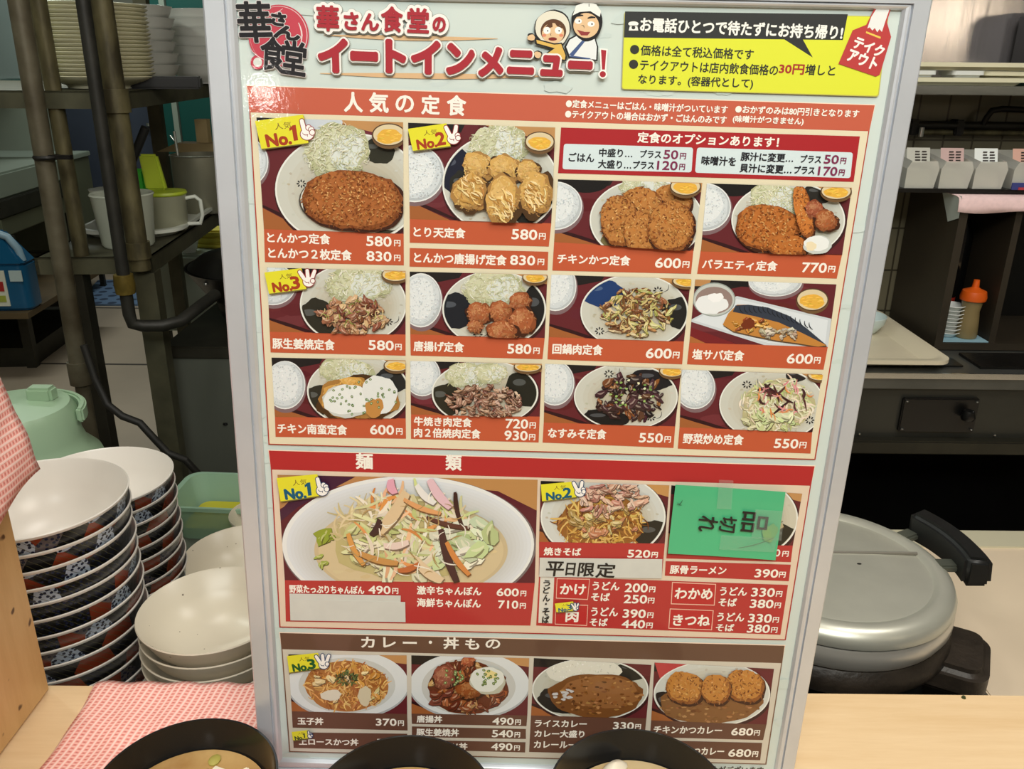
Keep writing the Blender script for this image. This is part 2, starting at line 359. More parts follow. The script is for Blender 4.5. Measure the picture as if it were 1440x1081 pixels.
# ------------------------------------------------------------------ miso soup bowls in front of the board
lacq = mat('black_lacquer', (26, 27, 28), rough=0.2, spec=0.5, vary=0.2)
def soupmat(name, c, c2):
    return mat(name, c, rough=0.22, c2=c2, vscale=22, bump=0.15, bscale=50)
soupm = soupmat('miso_soup', (206, 170, 112), (176, 134, 80)); soupm2 = soupmat('cloudy_miso_soup', (222, 198, 152), (204, 172, 120))
tofum = mat('tofu', (246, 236, 214), rough=0.4, vary=0.04); weed = mat('wakame', (52, 50, 28), rough=0.35, vary=0.3); scal = mat('scallion', (188, 178, 88), rough=0.5, vary=0.2)
BP = [(0, 0.006), (0.030, 0.006), (0.031, 0.0), (0.035, 0.0), (0.036, 0.009), (0.047, 0.016), (0.057, 0.029), (0.0635, 0.046), (0.067, 0.064), (0.0668, 0.0655), (0.0652, 0.0655),
      (0.0620, 0.047), (0.055, 0.031), (0.045, 0.0195), (0.030, 0.0125), (0, 0.011)]
def soup_bowl(x, y, lab, sm, seed):
    rnd = random.Random(seed)
    t = thing('soup_bowl', lab, 'bowl', (x, y, ZC + 0.0035), group='miso soup bowls')
    MB().lathe(BP, 72).build('bowl', lacq, t)
    MB().lathe([(0.0, 0.0420), (0.040, 0.0420), (0.0580, 0.0416), (0.0585, 0.0405)], 64).build('soup', sm, t)
    for i in range(7):
        a = rnd.uniform(0, 2 * PI); r = rnd.uniform(0.012, 0.046); b = MB()
        b.lathe([(0, -0.003), (0.0055, -0.002), (0.006, 0.0012), (0.004, 0.0022), (0, 0.0024)], 9, sy=rnd.uniform(0.6, 1.0))
        b.build('scallion', scal if i % 2 else weed, t, loc=(r * math.cos(a), r * math.sin(a), 0.0422), rotz=a)
    for i in range(4):
        a = rnd.uniform(0.6, 2.6) if i < 2 else rnd.uniform(3, 6); r = rnd.uniform(0.030, 0.047); s = rnd.uniform(0.005, 0.008)
        MB().box((-s, -s * 0.8, -0.004), (s, s * 0.8, 0.004)).build('tofu', tofum, t, loc=(r * math.cos(a), r * math.sin(a), 0.0425), rotz=a, bevel=0.0012)
    return t
soup_bowl(-0.2375, 0.4765, 'black soup bowl of miso on the pink cloth', soupm, 3)
soup_bowl(-0.0759, 0.4606, 'middle black miso soup bowl, before the rice bowl pictures of the board', soupm, 9)
b3 = soup_bowl(0.0962, 0.4699, 'black soup bowl of pale cloudy miso before the curry pictures', soupm2, 14)
MB().lathe([(0, -0.004), (0.010, -0.002), (0.011, 0.003), (0.006, 0.0075), (0, 0.009)], 12, sy=0.6).build('tofu', tofum, b3, loc=(-0.012, 0.046, 0.0425), rotz=0.5)

# ------------------------------------------------------------------ bowls behind the counter
t = thing('inner_worktop', 'low steel worktop behind the counter under the bowl stacks', 'worktop', (-0.5, 1.1, 0))
MB().box((-1.15, 0.675, 0.56), (0.15, 1.55, 0.60)).build('top', dullsteel, t, world=True, bevel=0.003)
MB().box((-0.80, 0.68, 0.60), (-0.43, 1.13, 0.70)).build('riser', dullsteel, t, world=True, bevel=0.003)
MB().box((-0.43, 0.68, 0.60), (-0.20, 0.88, 0.70)).build('riser', dullsteel, t, world=True, bevel=0.003)
MB().box((-1.10, 0.72, 0.0), (0.10, 1.50, 0.56)).build('cupboard', darksteel, t, world=True, smooth=False)
RP = [(0, 0.004), (0.032, 0.004), (0.033, 0.0), (0.037, 0.0), (0.038, 0.010), (0.058, 0.0165), (0.077, 0.032), (0.0885, 0.053), (0.0938, 0.0815), (0.0950, 0.083), (0.0952, 0.0848), (0.0938, 0.0855),
      (0.0924, 0.0835), (0.0862, 0.0545), (0.0745, 0.0345), (0.056, 0.0195), (0.034, 0.012), (0, 0.010)]
RM = [0] * 8 + [1] * 9
proto = MB().lathe(RP, 72, mats=RM).build('ramen_bowl', [rampat, mat('warm_white_glaze', (236, 229, 220), rough=0.28, vary=0.02)])
def stack(n, x, y, z0, dz, lab, group):
    for i in range(n):
        k = n - 1 - i
        o = proto if not stack.used else proto.copy()
        if stack.used: COL.objects.link(o)
        stack.used = True
        o.location = (x + 0.0012 * math.sin(i * 2.3), y + 0.001 * math.cos(i * 1.7), z0 + i * dz); o.rotation_euler.z = i * 0.37 + x * 9
        tag(o, ('%s black patterned ramen bowl ' % ORD[k]) + ('' if k == 0 else 'from the top ') + lab, 'bowl', group)
stack.used = False
stack(13, -0.512, 0.802, 0.70, 0.01905, 'of the stack by the wooden partition', 'ramen bowls in the front stack')
stack(9, -0.552, 1.012, 0.70, 0.0181, 'of the shorter stack by the green pail', 'ramen bowls in the rear stack')
SP = [(0, 0.003), (0.030, 0.003), (0.031, 0.0), (0.035, 0.0), (0.036, 0.008), (0.054, 0.018), (0.068, 0.034), (0.0775, 0.053), (0.0798, 0.0575), (0.0790, 0.0588), (0.0772, 0.0575),
      (0.066, 0.037), (0.052, 0.0215), (0.034, 0.0115), (0, 0.0095)]
bp = MB().lathe(SP, 64).build('beige_bowl', speckbowl)
for i in range(9):
    k = 8 - i; o = bp if i == 0 else bp.copy()
    if i: COL.objects.link(o)
    o.location = (-0.322 + 0.001 * math.sin(i * 2), 0.775, 0.70 + 0.0170 * i); o.rotation_euler.z = i * 0.5
    tag(o, '%s speckled beige bowl %sof the stack touching the board' % (ORD[k], '' if k == 0 else 'from the top '), 'bowl', 'speckled beige bowls')
S2 = [(r * 1.25, z * 1.3) for r, z in SP]
o = MB().lathe(S2, 64).build('beige_bowl', speckbowl, loc=(-0.432, 1.190, 0.60)); tag(o, 'wide beige bowl behind the beige bowl stack, under its twin', 'bowl', 'wide beige bowls')
o = dup(o, (-0.432, 1.190, 0.623), 0.4, 'wide beige bowl behind the beige bowl stack, uppermost of two'); o['group'] = 'wide beige bowls'
S3 = [(r * 0.78, z * 1.35) for r, z in SP]
o = MB().lathe(S3, 48).build('beige_bowl', speckbowl, loc=(-0.452, 1.365, 0.60)); tag(o, 'small beige bowl half hidden beside the green food container', 'bowl')
# translucent green container with yellow liquid
t = thing('food_container', 'translucent green plastic food container holding yellow liquid', 'container', (-0.53, 1.455, 0.60))
def tubby(P0, P1, h, m, inner=True):
    b = MB(); n = len(P0)
    b.prism(P0, 0.0, 0.003)
    V = [(x, y, 0.0) for x, y in P0] + [(x, y, h) for x, y in P1] + [(x * 1.06, y * 1.06, h) for x, y in P1] + [(x * 1.06, y * 1.06, h - 0.008) for x, y in P1] + [(x * .97, y * .97, h) for x, y in P1] + [(x * .97, y * .97, 0.003) for x, y in P0]
    q = lambda a, c: [(a * n + i, a * n + (i + 1) % n, c * n + (i + 1) % n, c * n + i) for i in range(n)]
    b.add(V, q(0, 1) + q(3, 2) + q(2, 4) + q(4, 5) + q(1, 3), 0); return b
greenclear = mat('translucent_green_plastic', (176, 212, 186), rough=0.25, vary=0.04, alpha=0.62)
tubby(rrect(-0.10, -0.058, 0.10, 0.058, 0.022), rrect(-0.115, -0.070, 0.115, 0.070, 0.028), 0.075, greenclear).build('tub', greenclear, t, rotz=-0.06)
MB().prism(rrect(-0.094, -0.054, 0.094, 0.054, 0.02), 0.004, 0.020).build('liquid', mat('yellow_liquid', (196, 186, 46), rough=0.15, vary=0.08), t, rotz=-0.06)
# pale green pail, upside down
t = thing('plastic_pail', 'pale green plastic pail upside down behind the ramen bowls', 'pail', (-0.765, 1.20, 0.60))
MB().lathe([(0.135, 0.0), (0.132, 0.01), (0.126, 0.18), (0.121, 0.232), (0.112, 0.262), (0.094, 0.282), (0.088, 0.30), (0.086, 0.338), (0.078, 0.352), (0.0, 0.356)], 64).build('pail_body', greenpail, t)
b = MB(); n = 24
arc = [(0.100 * math.cos(a), 0.100 * math.sin(a)) for a in np.linspace(-2.2, 0.5, n)]; arc2 = [(0.089 * math.cos(a), 0.089 * math.sin(a)) for a in np.linspace(0.5, -2.2, n)]
MB().prism(arc + arc2, 0.322, 0.345).build('rim_band', greenpail, t, bevel=0.003, rotz=2.3)
MB().box((-0.020, -0.012, 0.35), (0.020, 0.012, 0.374)).build('lug', greenpail, t, loc=(0.03, 0.03, 0), bevel=0.004)
# ------------------------------------------------------------------ steel rack at the left, its pipes and what stands on it
RY = math.radians(5.0)
DX, DY = math.cos(RY), math.sin(RY)              # across and depth axes of the left-hand kitchen
NC = np.array([-0.782, 1.80])
t = thing('kitchen_rack', 'tall angle-iron kitchen rack carrying plates and a tray', 'rack', (-0.782, 1.80, 0), RY)
for nm, z0, z1, XL in (('upper_shelf', 1.358, 1.392, -0.75), ('lower_shelf', 1.018, 1.055, -0.24)):
    b = MB(); b.box((XL, 0.0, z0), (0.0, 0.006, z1)); b.box((-0.006, 0, z0), (0.0, 0.90, z1)); b.box((XL, 0.0, z1 - 0.004), (0.0, 0.90, z1)); b.box((XL, 0.894, z0), (0, 0.90, z1)); b.box((XL, 0, z0), (XL + 0.006, 0.9, z1))
    b.build(nm, rackm, t, smooth=False)
def legm(x, y, z0, z1, w=0.036): return MB().box((x - w, y, z0), (x, y + w, z1))
legm(0.004, -0.003, 0, 1.02, 0.044).build('leg', rackm, t, smooth=False)
legm(-0.150, 0.006, 0, 1.02, 0.040).build('leg', darksteel, t, smooth=False)
legm(-0.20, 0.86, 0, 1.9).build('leg', rackm, t, smooth=False); legm(0.0, 0.86, 0, 1.9).build('leg', rackm, t, smooth=False)
b = MB(); b.tube([(-0.020, -0.012, 1.03), (-0.020, -0.012, 1.95)], 0.0215, 16); b.lathe([(0.026, 0), (0.026, 0.035)], 16, c=(-0.020, -0.012, 1.055), close=True); b.lathe([(0.027, 0), (0.027, 0.045)], 16, c=(-0.020, -0.012, 1.352), close=True)
b.build('post', rust, t)
MB().tube([(-0.150, 0.02, 1.02), (-0.150, 0.02, 1.95)], 0.016, 14).build('post', rust, t)
t = thing('gas_pipe', 'thick grey gas pipe rising at the left of the rack', 'pipe', (-0.945, 1.72, 0))
b = MB(); b.tube([(-0.925, 1.70, 0.80), (-0.908, 1.70, 2.0)], 0.0185, 16); b.tube([(-0.927, 1.70, 0.0), (-0.925, 1.70, 0.82)], 0.0150, 14); b.lathe([(0.023, 0), (0.023, 0.05)], 16, c=(-0.925, 1.70, 0.80), close=True); b.build('pipe', mat('grey_painted_pipe', (104, 98, 80), rough=0.45, metal=0.3, c2=(74, 66, 50), vscale=14, bump=0.2), t, world=True)
b = MB(); b.lathe([(0.024, 0), (0.026, 0.004), (0.024, 0.008)], 14, c=(-0.913, 1.70, 1.268), close=True); b.box((-0.915, 1.688, 1.269), (-0.862, 1.700, 1.277)); b.build('pipe_clamp', blackiron, t, world=True)
t = thing('gas_pipe', 'dark thin gas pipe with an elbow beside the rusty post', 'pipe', (-0.80, 1.70, 0))
pts = [(-0.792, 1.70, 2.0), (-0.800, 1.70, 0.98), (-0.800, 1.70, 0.955), (-0.796, 1.70, 0.935), (-0.780, 1.71, 0.927), (-0.742, 1.72, 0.925), (-0.71, 1.74, 0.93), (-0.69, 1.81, 0.945), (-0.675, 1.87, 0.955)]
MB().tube(pts, 0.0128, 14).build('pipe', darkpipe, t, world=True)
MB().lathe([(0.019, 0), (0.021, 0.02), (0.019, 0.04)], 14, c=(-0.800, 1.70, 1.000), close=True).build('brass_joint', mat('tarnished_brass', (150, 128, 60), rough=0.4, metal=0.6, vary=0.5, vscale=30), t, world=True)
o = MB().tube([(-0.885, 1.66, 0.90), (-0.872, 1.655, 0.83), (-0.850, 1.645, 0.775), (-0.82, 1.64, 0.750), (-0.785, 1.64, 0.735), (-0.757, 1.64, 0.695), (-0.735, 1.64, 0.665), (-0.70, 1.64, 0.650), (-0.68, 1.66, 0.60)], 0.008, 10).build('rubber_hose', mat('black_rubber', (26, 24, 20), rough=0.6)); tag(o, 'thin dark rubber hose drooping beside the rack leg', 'hose')

# plates on the upper shelf
CP = [(0, 0.002), (0.066, 0.002), (0.067, 0), (0.072, 0), (0.074, 0.006), (0.105, 0.016), (0.118, 0.0225), (0.1195, 0.0245), (0.117, 0.0255), (0.103, 0.020), (0.072, 0.010), (0, 0.008)]
CP = [(r * 0.94, z) for r, z in CP]
pl = MB().lathe(CP, 56).build('cream_plate', cream)
for i in range(19):
    k = 18 - i; o = pl if i == 0 else pl.copy()
    if i: COL.objects.link(o)
    o.location = (-0.902 + 0.0015 * math.sin(i * 1.9), 1.955 + 0.001 * math.cos(i), 1.3935 + 0.0079 * i)
    tag(o, '%s cream plate %sof the tall stack on the rack' % (ORD[k], '' if k == 0 else 'from the top '), 'plate', 'cream plates on the rack')
GP = [(0, 0.002), (0.070, 0.002), (0.071, 0), (0.076, 0), (0.079, 0.006), (0.098, 0.016), (0.107, 0.030), (0.112, 0.044), (0.114, 0.047), (0.111, 0.0475), (0.103, 0.030), (0.094, 0.019), (0.07, 0.010), (0, 0.010)]
gp = MB().lathe(GP, 56).build('deep_plate', greyplate)
used = False
for lab, grp, x, y, n, dz in (('of the middle stack behind the cream plates', 'deep plates in the middle stack', -0.965, 2.27, 6, 0.0270), ('of the stack nearest the board', 'deep plates in the last stack', -0.8325, 2.50, 7, 0.0230)):
    for i in range(n):
        k = n - 1 - i; o = gp if not used else gp.copy()
        if used: COL.objects.link(o)
        used = True
        o.location = (x + 0.002 * math.sin(i * 2.1), y, 1.3935 + dz * i + (0.02 if n == 7 else 0.0)*0); o.rotation_euler.z = i
        tag(o, '%s deep white plate %s%s' % (ORD[k], '' if k == 0 else 'from the top ', lab), 'plate', grp)
o = MB().box((-0.10, -0.035, 0), (0.05, 0.03, 0.026)).build('black_case', black, loc=(-0.752, 2.00, 1.3925), bevel=0.004, rotz=0.25); tag(o, 'small black box on the shelf between the plate stacks', 'box')

# lower shelf: tray and kitchen ware
def local(x, y): return (NC[0] + DX * x - DY * y, NC[1] + DY * x + DX * y)
t = thing('oval_tray', 'cream plastic serving tray on the lower shelf of the rack', 'tray', (*local(-0.135, 0.385), 1.056), RY)
P0 = rrect(-0.085, -0.17, 0.115, 0.30, 0.06, 8); P1 = rrect(-0.10, -0.185, 0.13, 0.315, 0.07, 8)
tubby(P0, P1, 0.020, whiteplastic).build('tray', whiteplastic, t)
x, y = local(-0.085, 0.125)
t = thing('plastic_canister', 'white translucent canister at the shelf corner behind the rusty post', 'canister', (x, y, 1.056))
MB().lathe([(0, 0), (0.052, 0), (0.056, 0.006), (0.065, 0.110), (0.068, 0.115), (0.066, 0.118), (0.062, 0.115), (0.053, 0.010), (0, 0.008)], 40).build('canister', mat('frosted_white_plastic', (226, 232, 214), rough=0.35, vary=0.04, trans=0.15), t)
x, y = local(-0.185, 0.33)
t = thing('coffee_server', 'glass server half full of black coffee with white lid', 'jug', (x, y, 1.060))
MB().lathe([(0, 0), (0.032, 0), (0.038, 0.008), (0.037, 0.048), (0.032, 0.052), (0, 0.053)], 32).build('coffee', mat('black_coffee', (16, 14, 12), rough=0.1), t)
MB().lathe([(0.033, 0.052), (0.038, 0.062), (0.046, 0.090), (0.048, 0.095), (0.03, 0.098), (0, 0.099)], 32).build('lid', whiteplastic, t)
x, y = local(-0.045, 0.30)
t = thing('measuring_jug', 'cloudy plastic measuring jug under a lime lid on the tray', 'jug', (x, y, 1.060))
MB().lathe([(0, 0), (0.042, 0), (0.045, 0.006), (0.049, 0.082), (0.050, 0.085), (0.047, 0.085), (0.043, 0.008), (0, 0.007)], 40).build('jug', mat('cloudy_olive_plastic', (176, 176, 150), rough=0.3, vary=0.08, trans=0.2), t)
MB().tube([(0.047, 0.005, 0.076), (0.070, 0.008, 0.080), (0.081, 0.01, 0.070), (0.083, 0.01, 0.036), (0.075, 0.01, 0.014), (0.045, 0.006, 0.013)], 0.005, 10).build('handle', whiteplastic, t)
b = MB(); b.lathe([(0, 0.0855), (0.050, 0.0855), (0.052, 0.089), (0.050, 0.094), (0, 0.096)], 40); b.build('lime_lid', limem, t)
b = MB(); b.add([(-0.046, 0.0, 0.094), (0.004, 0.0, 0.094), (-0.016, 0.016, 0.178), (-0.060, 0.016, 0.178), (-0.046, 0.018, 0.094), (0.004, 0.018, 0.094), (-0.016, 0.032, 0.178), (-0.060, 0.032, 0.178)], [(0, 1, 2, 3), (7, 6, 5, 4), (1, 5, 6, 2), (4, 0, 3, 7), (3, 2, 6, 7), (0, 4, 5, 1)]); b.build('lid_flap', limem, t, bevel=0.005)
x, y = local(-0.055, 0.13)
t = thing('kitchen_knife', 'black handled knife standing in the white canister', 'knife', (*local(-0.085, 0.115), 1.07))
MB().tube([(0.0, 0, 0.0), (0.03, 0.0, 0.16)], [0.003, 0.010], 8).build('blade', steel, t)
MB().tube([(0.03, 0.0, 0.16), (0.078, 0.0, 0.245)], 0.0095, 10).build('handle', blackplastic, t)
o = MB().box((-0.02, -0.01, 0), (0.012, 0.01, 0.14)).build('green_bottle', mat('bright_green_plastic', (70, 190, 60), rough=0.4), loc=(*local(-0.115, 0.36), 1.060), bevel=0.006); tag(o, 'bright green plastic bottle on the tray between the pipes', 'bottle')
t = thing('stock_pot', 'tall steel stock pot at the far end of the tray', 'pot', (*local(-0.035, 0.60), 1.058))
MB().lathe([(0, 0), (0.070, 0), (0.073, 0.004), (0.073, 0.150), (0.076, 0.153), (0.071, 0.154), (0.070, 0.008), (0, 0.007)], 44).build('pot', mat('dull_pot_steel', (150, 148, 128), rough=0.4, metal=0.45, vary=0.15, vscale=10), t)
MB().tube([(-0.04, -0.03, 0.02), (-0.05, -0.02, 0.215)], 0.004, 8).build('ladle_handle', chrome, t)
t = thing('cardboard_box', 'open brown cardboard box behind the stock pot', 'box', (*local(-0.02, 0.765), 1.058))
MB().box((-0.11, -0.035, 0), (0.12, 0.04, 0.17)).build('carton', carton, t, smooth=False)
MB().add([(-0.11, -0.035, 0.17), (0.12, -0.035, 0.17), (0.10, -0.075, 0.150), (-0.15, -0.075, 0.150)], [(0, 1, 2, 3)]).build('flap', carton, t, smooth=False)
MB().box((-0.06, 0.0, 0.17), (-0.025, 0.03, 0.235)).build('flap', carton, t, smooth=False)

# ------------------------------------------------------------------ steel counter with the wok
t = thing('steel_counter', 'grey steel counter below the black wok', 'counter', (-0.5, 2.1, 0))
MB().box((-0.826, 1.90, 0.0), (0.1, 2.42, 0.79)).build('body', mat('grey_green_steel', (104, 108, 98), rough=0.45, metal=0.3, vary=0.1, vscale=3), t, world=True, smooth=False)
MB().box((-0.83, 1.895, 0.79), (0.1, 2.42, 0.82)).build('top', darksteel, t, world=True, bevel=0.003)
MB().lathe([(0, 0), (0.006, 0), (0.005, 0.004), (0, 0.005)], 12).build('bolt', black, t, loc=(-0.20, -0.2, 0.62))
t = thing('wok', 'large black iron wok on the steel counter beside the board', 'wok', (-0.640, 2.15, 0.8205))
MB().lathe([(0.11, 0.0), (0.12, 0.02), (0.130, 0.055), (0.126, 0.066)], 40).build('ring_stand', blackiron, t)
MB().lathe([(0, 0.010), (0.08, 0.025), (0.15, 0.075), (0.195, 0.140), (0.198, 0.143), (0.193, 0.143), (0.148, 0.081), (0.08, 0.032), (0, 0.017)], 56).build('pan', mat('seasoned_iron', (17, 16, 15), rough=0.38, vary=0.3, vscale=14, bump=0.3, bscale=30), t)
MB().lathe([(0.19, 0.1435), (0.16, 0.167), (0.10, 0.183), (0, 0.187)], 48).build('lid', mat('black_lid', (15, 15, 15), rough=0.4, vary=0.3, bump=0.3, bscale=20), t)
MB().lathe([(0, 0), (0.006, 0), (0.005, 0.004), (0, 0.005)], 12).build('rivet', chrome, t, loc=(-0.10, -0.160, 0.127))
t = thing('low_stand', 'low grey stand on the floor behind the rack', 'stand', (-1.1, 2.75, 0))
MB().box((-1.20, 2.72, 0.60), (-0.75, 3.02, 0.86)).build('box', greypaint, t, world=True, bevel=0.01)
for sx in (-1.18, -0.79):
    for sy in (2.74, 2.98): MB().box((sx, sy, 0), (sx + 0.02, sy + 0.02, 0.60)).build('leg', darksteel, t, world=True, smooth=False)
o = MB().lathe([(0, 0), (0.025, 0), (0.04, 0.05), (0.041, 0.052), (0.037, 0.05), (0, 0.01)], 28).build('white_cup', whitechina, loc=(-1.075, 2.77, 0.8605)); tag(o, 'white cup under the yellow cloths beside the wok', 'cup')
yel = mat('yellow_cloth', (222, 206, 84), rough=0.85, vary=0.15, vscale=20, bump=0.4)
for i in range(3):
    o = MB().prism(rrect(-0.075, -0.05, 0.075, 0.05, 0.012), 0, 0.02).build('folded_cloth', yel, loc=(-1.005 + 0.004 * i, 2.87, 0.8605 + 0.0205 * i), bevel=0.006, rotz=0.15 * i - 0.2); tag(o, '%s folded yellow cloth beside the black wok' % ('lowest', 'middle', 'uppermost')[i], 'cloth', 'folded yellow cloths')

# ------------------------------------------------------------------ far left: stove, hood, shelves, back wall
o = struct(MB().box((-3.20, 6.24, 0), (-2.53, 6.295, 1.75)).build('door_1', bluegrey, bevel=0.004))
MB().lathe([(0, 0), (0.02, 0), (0.02, 0.02), (0, 0.02)], 12).build('door_handle', chrome, o, loc=(-2.58, 6.22, 1.02))
for (x0, x1, lab) in ((-2.50, -2.33, 'teal painted locker beside the dark door'), (-2.29, -2.0, 'wider teal locker nearest the board')):
    t = thing('locker', lab, 'locker', ((x0 + x1) / 2, 6.1, 0), group='teal lockers on the back wall')
    MB().box((x0, 6.05, 0), (x1, 6.29, 1.9)).build('body', tealm, t, world=True, bevel=0.004)
    MB().box((x1, 6.03, 0), (x1 + 0.035, 6.10, 1.9)).build('side_frame', greypaint, t, world=True)
    MB().tube([(x1 - 0.02, 6.03, 0.95), (x1 - 0.02, 6.0, 0.97), (x1 + 0.01, 6.0, 0.93)], 0.008, 8).build('hook', chrome, t, world=True)
t = thing('gas_stove', 'grey steel gas stove at the far left wall', 'stove', (-2.80, 4.35, 0), RY)
MB().box((-0.5, -0.4, 0.83), (0.36, 0.42, 0.95)).build('upper_panel', greypaint, t, bevel=0.01)
MB().box((-0.5, -0.41, 0.75), (0.37, 0.42, 0.83)).build('control_strip', darksteel, t, bevel=0.004)
MB().box((0.28, -0.415, 0.775), (0.34, -0.405, 0.795)).build('badge_plate', chrome, t)
MB().box((-0.5, -0.41, 0.66), (0.36, 0.42, 0.75)).build('drip_tray', olivep, t, bevel=0.006)
for sx in (-0.46, 0.33):
    for sy in (-0.38, 0.36): MB().box((sx, sy, 0), (sx + 0.045, sy + 0.045, 0.66)).build('leg', darksteel, t, smooth=False)
MB().box((-0.5, -0.66, 0.335), (0.52, 0.42, 0.363)).build('low_shelf', mat('brown_shelf', (96, 78, 50), rough=0.6, vary=0.2), t, smooth=False)
MB().box((-0.5, -0.36, 0.0), (0.36, 0.42, 0.10)).build('kick_plate', darksteel, t, smooth=False)
t = thing('detergent_bottle', 'blue detergent bottle with a red and white label under the stove', 'bottle', (-2.350, 3.83, 0.364), RY)
bluep = mat('blue_liquid_plastic', (18, 88, 128), rough=0.25, vary=0.08); paleblue = mat('pale_blue_plastic', (150, 178, 196), rough=0.35, vary=0.05)
MB().prism(rrect(-0.125, -0.07, 0.125, 0.07, 0.04), 0, 0.22).build('body', bluep, t, bevel=0.012)
b = MB(); b.add([(-0.12, -0.065, 0.22), (0.12, -0.065, 0.22), (0.12, 0.065, 0.22), (-0.12, 0.065, 0.22), (-0.03, -0.03, 0.36), (0.03, -0.03, 0.36), (0.03, 0.03, 0.36), (-0.03, 0.03, 0.36)], [(0, 1, 5, 4), (1, 2, 6, 5), (2, 3, 7, 6), (3, 0, 4, 7), (4, 5, 6, 7)]); b.build('shoulder', bluep, t, bevel=0.01)
MB().tube([(0.01, -0.03, 0.355), (0.06, -0.03, 0.335), (0.095, -0.03, 0.28), (0.105, -0.03, 0.225)], 0.017, 12).build('handle', paleblue, t)
lb = MB().box((-0.12, -0.0745, 0.025), (0.035, -0.0705, 0.19)).build('label', mat('white_label', (226, 224, 206), rough=0.5, vary=0.04), t)
MB().box((-0.118, -0.0765, 0.095), (0.022, -0.0745, 0.14)).build('red_band', mat('red_label_band', (176, 40, 36), rough=0.5), lb)
MB().box((-0.118, -0.0765, 0.045), (0.022, -0.0745, 0.075)).build('green_band', mat('lime_label_band', (170, 176, 70), rough=0.5), lb)
MB().box((0.055, -0.0745, 0.14), (0.11, -0.0705, 0.19)).build('side_label', mat('grey_label', (190, 206, 206), rough=0.5), t)
t = thing('steel_cabinet', 'olive grey steel cabinet behind the far stove', 'cabinet', (-2.9, 5.2, 0), RY)
MB().box((-0.5, -0.30, 0.40), (0.17, 0.45, 0.87)).build('body', olivep, t, bevel=0.004)
MB().box((-0.5, -0.31, 0.87), (0.18, 0.46, 0.90)).build('top', greypaint, t, bevel=0.004)
for sx in (-0.48, 0.13): MB().box((sx, -0.28, 0), (sx + 0.03, -0.25, 0.40)).build('leg', darksteel, t, smooth=False); MB().box((sx, 0.40, 0), (sx + 0.03, 0.43, 0.40)).build('leg', darksteel, t, smooth=False)
MB().box((-0.5, -0.29, 0.14), (0.165, 0.44, 0.16)).build('low_shelf', darksteel, t, smooth=False)
random.seed(8)
for i, (x, c, nm, lab) in enumerate(((-0.16, (200, 206, 150), 'food_tub', 'pale yellow tub on the low shelf behind the stove leg'), (0.04, (120, 118, 96), 'tin_box', 'dull grey box low behind the gas pipe'))):
    o = MB().box((-0.09, -0.08, 0), (0.09, 0.08, 0.20)).build(nm, mat(nm + '_paint', c, rough=0.5, vary=0.2), loc=(-2.9 + DX * x + 0.0, 5.15 + DX * 0 + DY * x, 0.162), bevel=0.01, rotz=RY); tag(o, lab, 'box')
t = thing('exhaust_hood', 'grey steel exhaust hood above the far stove', 'hood', (-2.9, 4.35, 1.33), RY)
MB().box((-0.55, -0.5, 0.025), (0.30, 0.5, 1.169)).build('hood_body', mat('grey_hood_steel', (168, 182, 178), rough=0.4, metal=0.3, vary=0.08, vscale=2), t, bevel=0.004)
MB().box((-0.56, -0.51, 0.0), (0.31, 0.51, 0.025)).build('bright_lip', chrome, t)
o = struct(MB().box((-0.6, 0, 0), (0.30, 0.03, 0.32)).build('wall_backsplash', greypaint, loc=(-2.85, 4.80, 0.98), rotz=RY))
# blue mat on the floor
P = [tuple(hz(*p, 0.0)[:2]) for p in ((118, 418), (138, 396), (212, 394), (216, 430), (130, 430))]
matm = mat('blue_rubber_mat', (108, 134, 168), rough=0.7, vary=0.1)
nt = matm.node_tree; bb = nt.nodes['Principled BSDF']; rp = [q for q in nt.nodes if q.type == 'VALTORGB'][0]; tc = [q for q in nt.nodes if q.type == 'TEX_COORD'][0]
vo = nt.nodes.new('ShaderNodeTexVoronoi'); vo.inputs['Scale'].default_value = 11; vo.inputs['Randomness'].default_value = 0.25; nt.links.new(tc.outputs['Object'], vo.inputs['Vector'])
lt = nt.nodes.new('ShaderNodeMath'); lt.operation = 'LESS_THAN'; lt.inputs[1].default_value = 0.30; nt.links.new(vo.outputs['Distance'], lt.inputs[0])
mx = nt.nodes.new('ShaderNodeMix'); mx.data_type = 'RGBA'; nt.links.new(lt.outputs[0], mx.inputs[0]); nt.links.new(rp.outputs[0], mx.inputs[6]); mx.inputs[7].default_value = (*lin((58, 72, 96)), 1); nt.links.new(mx.outputs[2], bb.inputs['Base Color'])
o = MB().prism(P, 0.001, 0.012).build('floor_mat', matm, smooth=False); tag(o, 'pale blue perforated mat lying on the kitchen floor', 'mat')

# ------------------------------------------------------------------ right: gas range, tray, cabinet, shelf
t = thing('gas_range', 'long dark steel gas range along the right wall', 'range', (1.1, 1.8, 0))
MB().box((0.45, 1.60, 0.845), (2.2, 1.985, 0.878)).build('worktop', mat('worn_dark_steel', (112, 114, 110), rough=0.36, metal=0.7, vary=0.2, vscale=10), t, world=True, smooth=False)
MB().box((0.45, 1.596, 0.868), (2.2, 1.601, 0.8795)).build('bright_edge', chrome, t, world=True, smooth=False)
MB().box((0.45, 1.61, 0.735), (2.2, 1.98, 0.845)).build('front_panel', mat('front_dark_steel', (66, 66, 60), rough=0.42, metal=0.5, vary=0.2, vscale=5), t, world=True, smooth=False)
MB().box((0.45, 1.585, 0.706), (2.2, 1.98, 0.735)).build('lower_rail', darksteel, t, world=True, bevel=0.003)
MB().box((0.45, 1.88, 0.0), (2.2, 1.985, 0.706)).build('back_panel', black, t, world=True, smooth=False)
cb = MB().box((0.797, 1.60, 0.750), (0.952, 1.61, 0.824)).build('control_box', black, t, world=True, bevel=0.002)
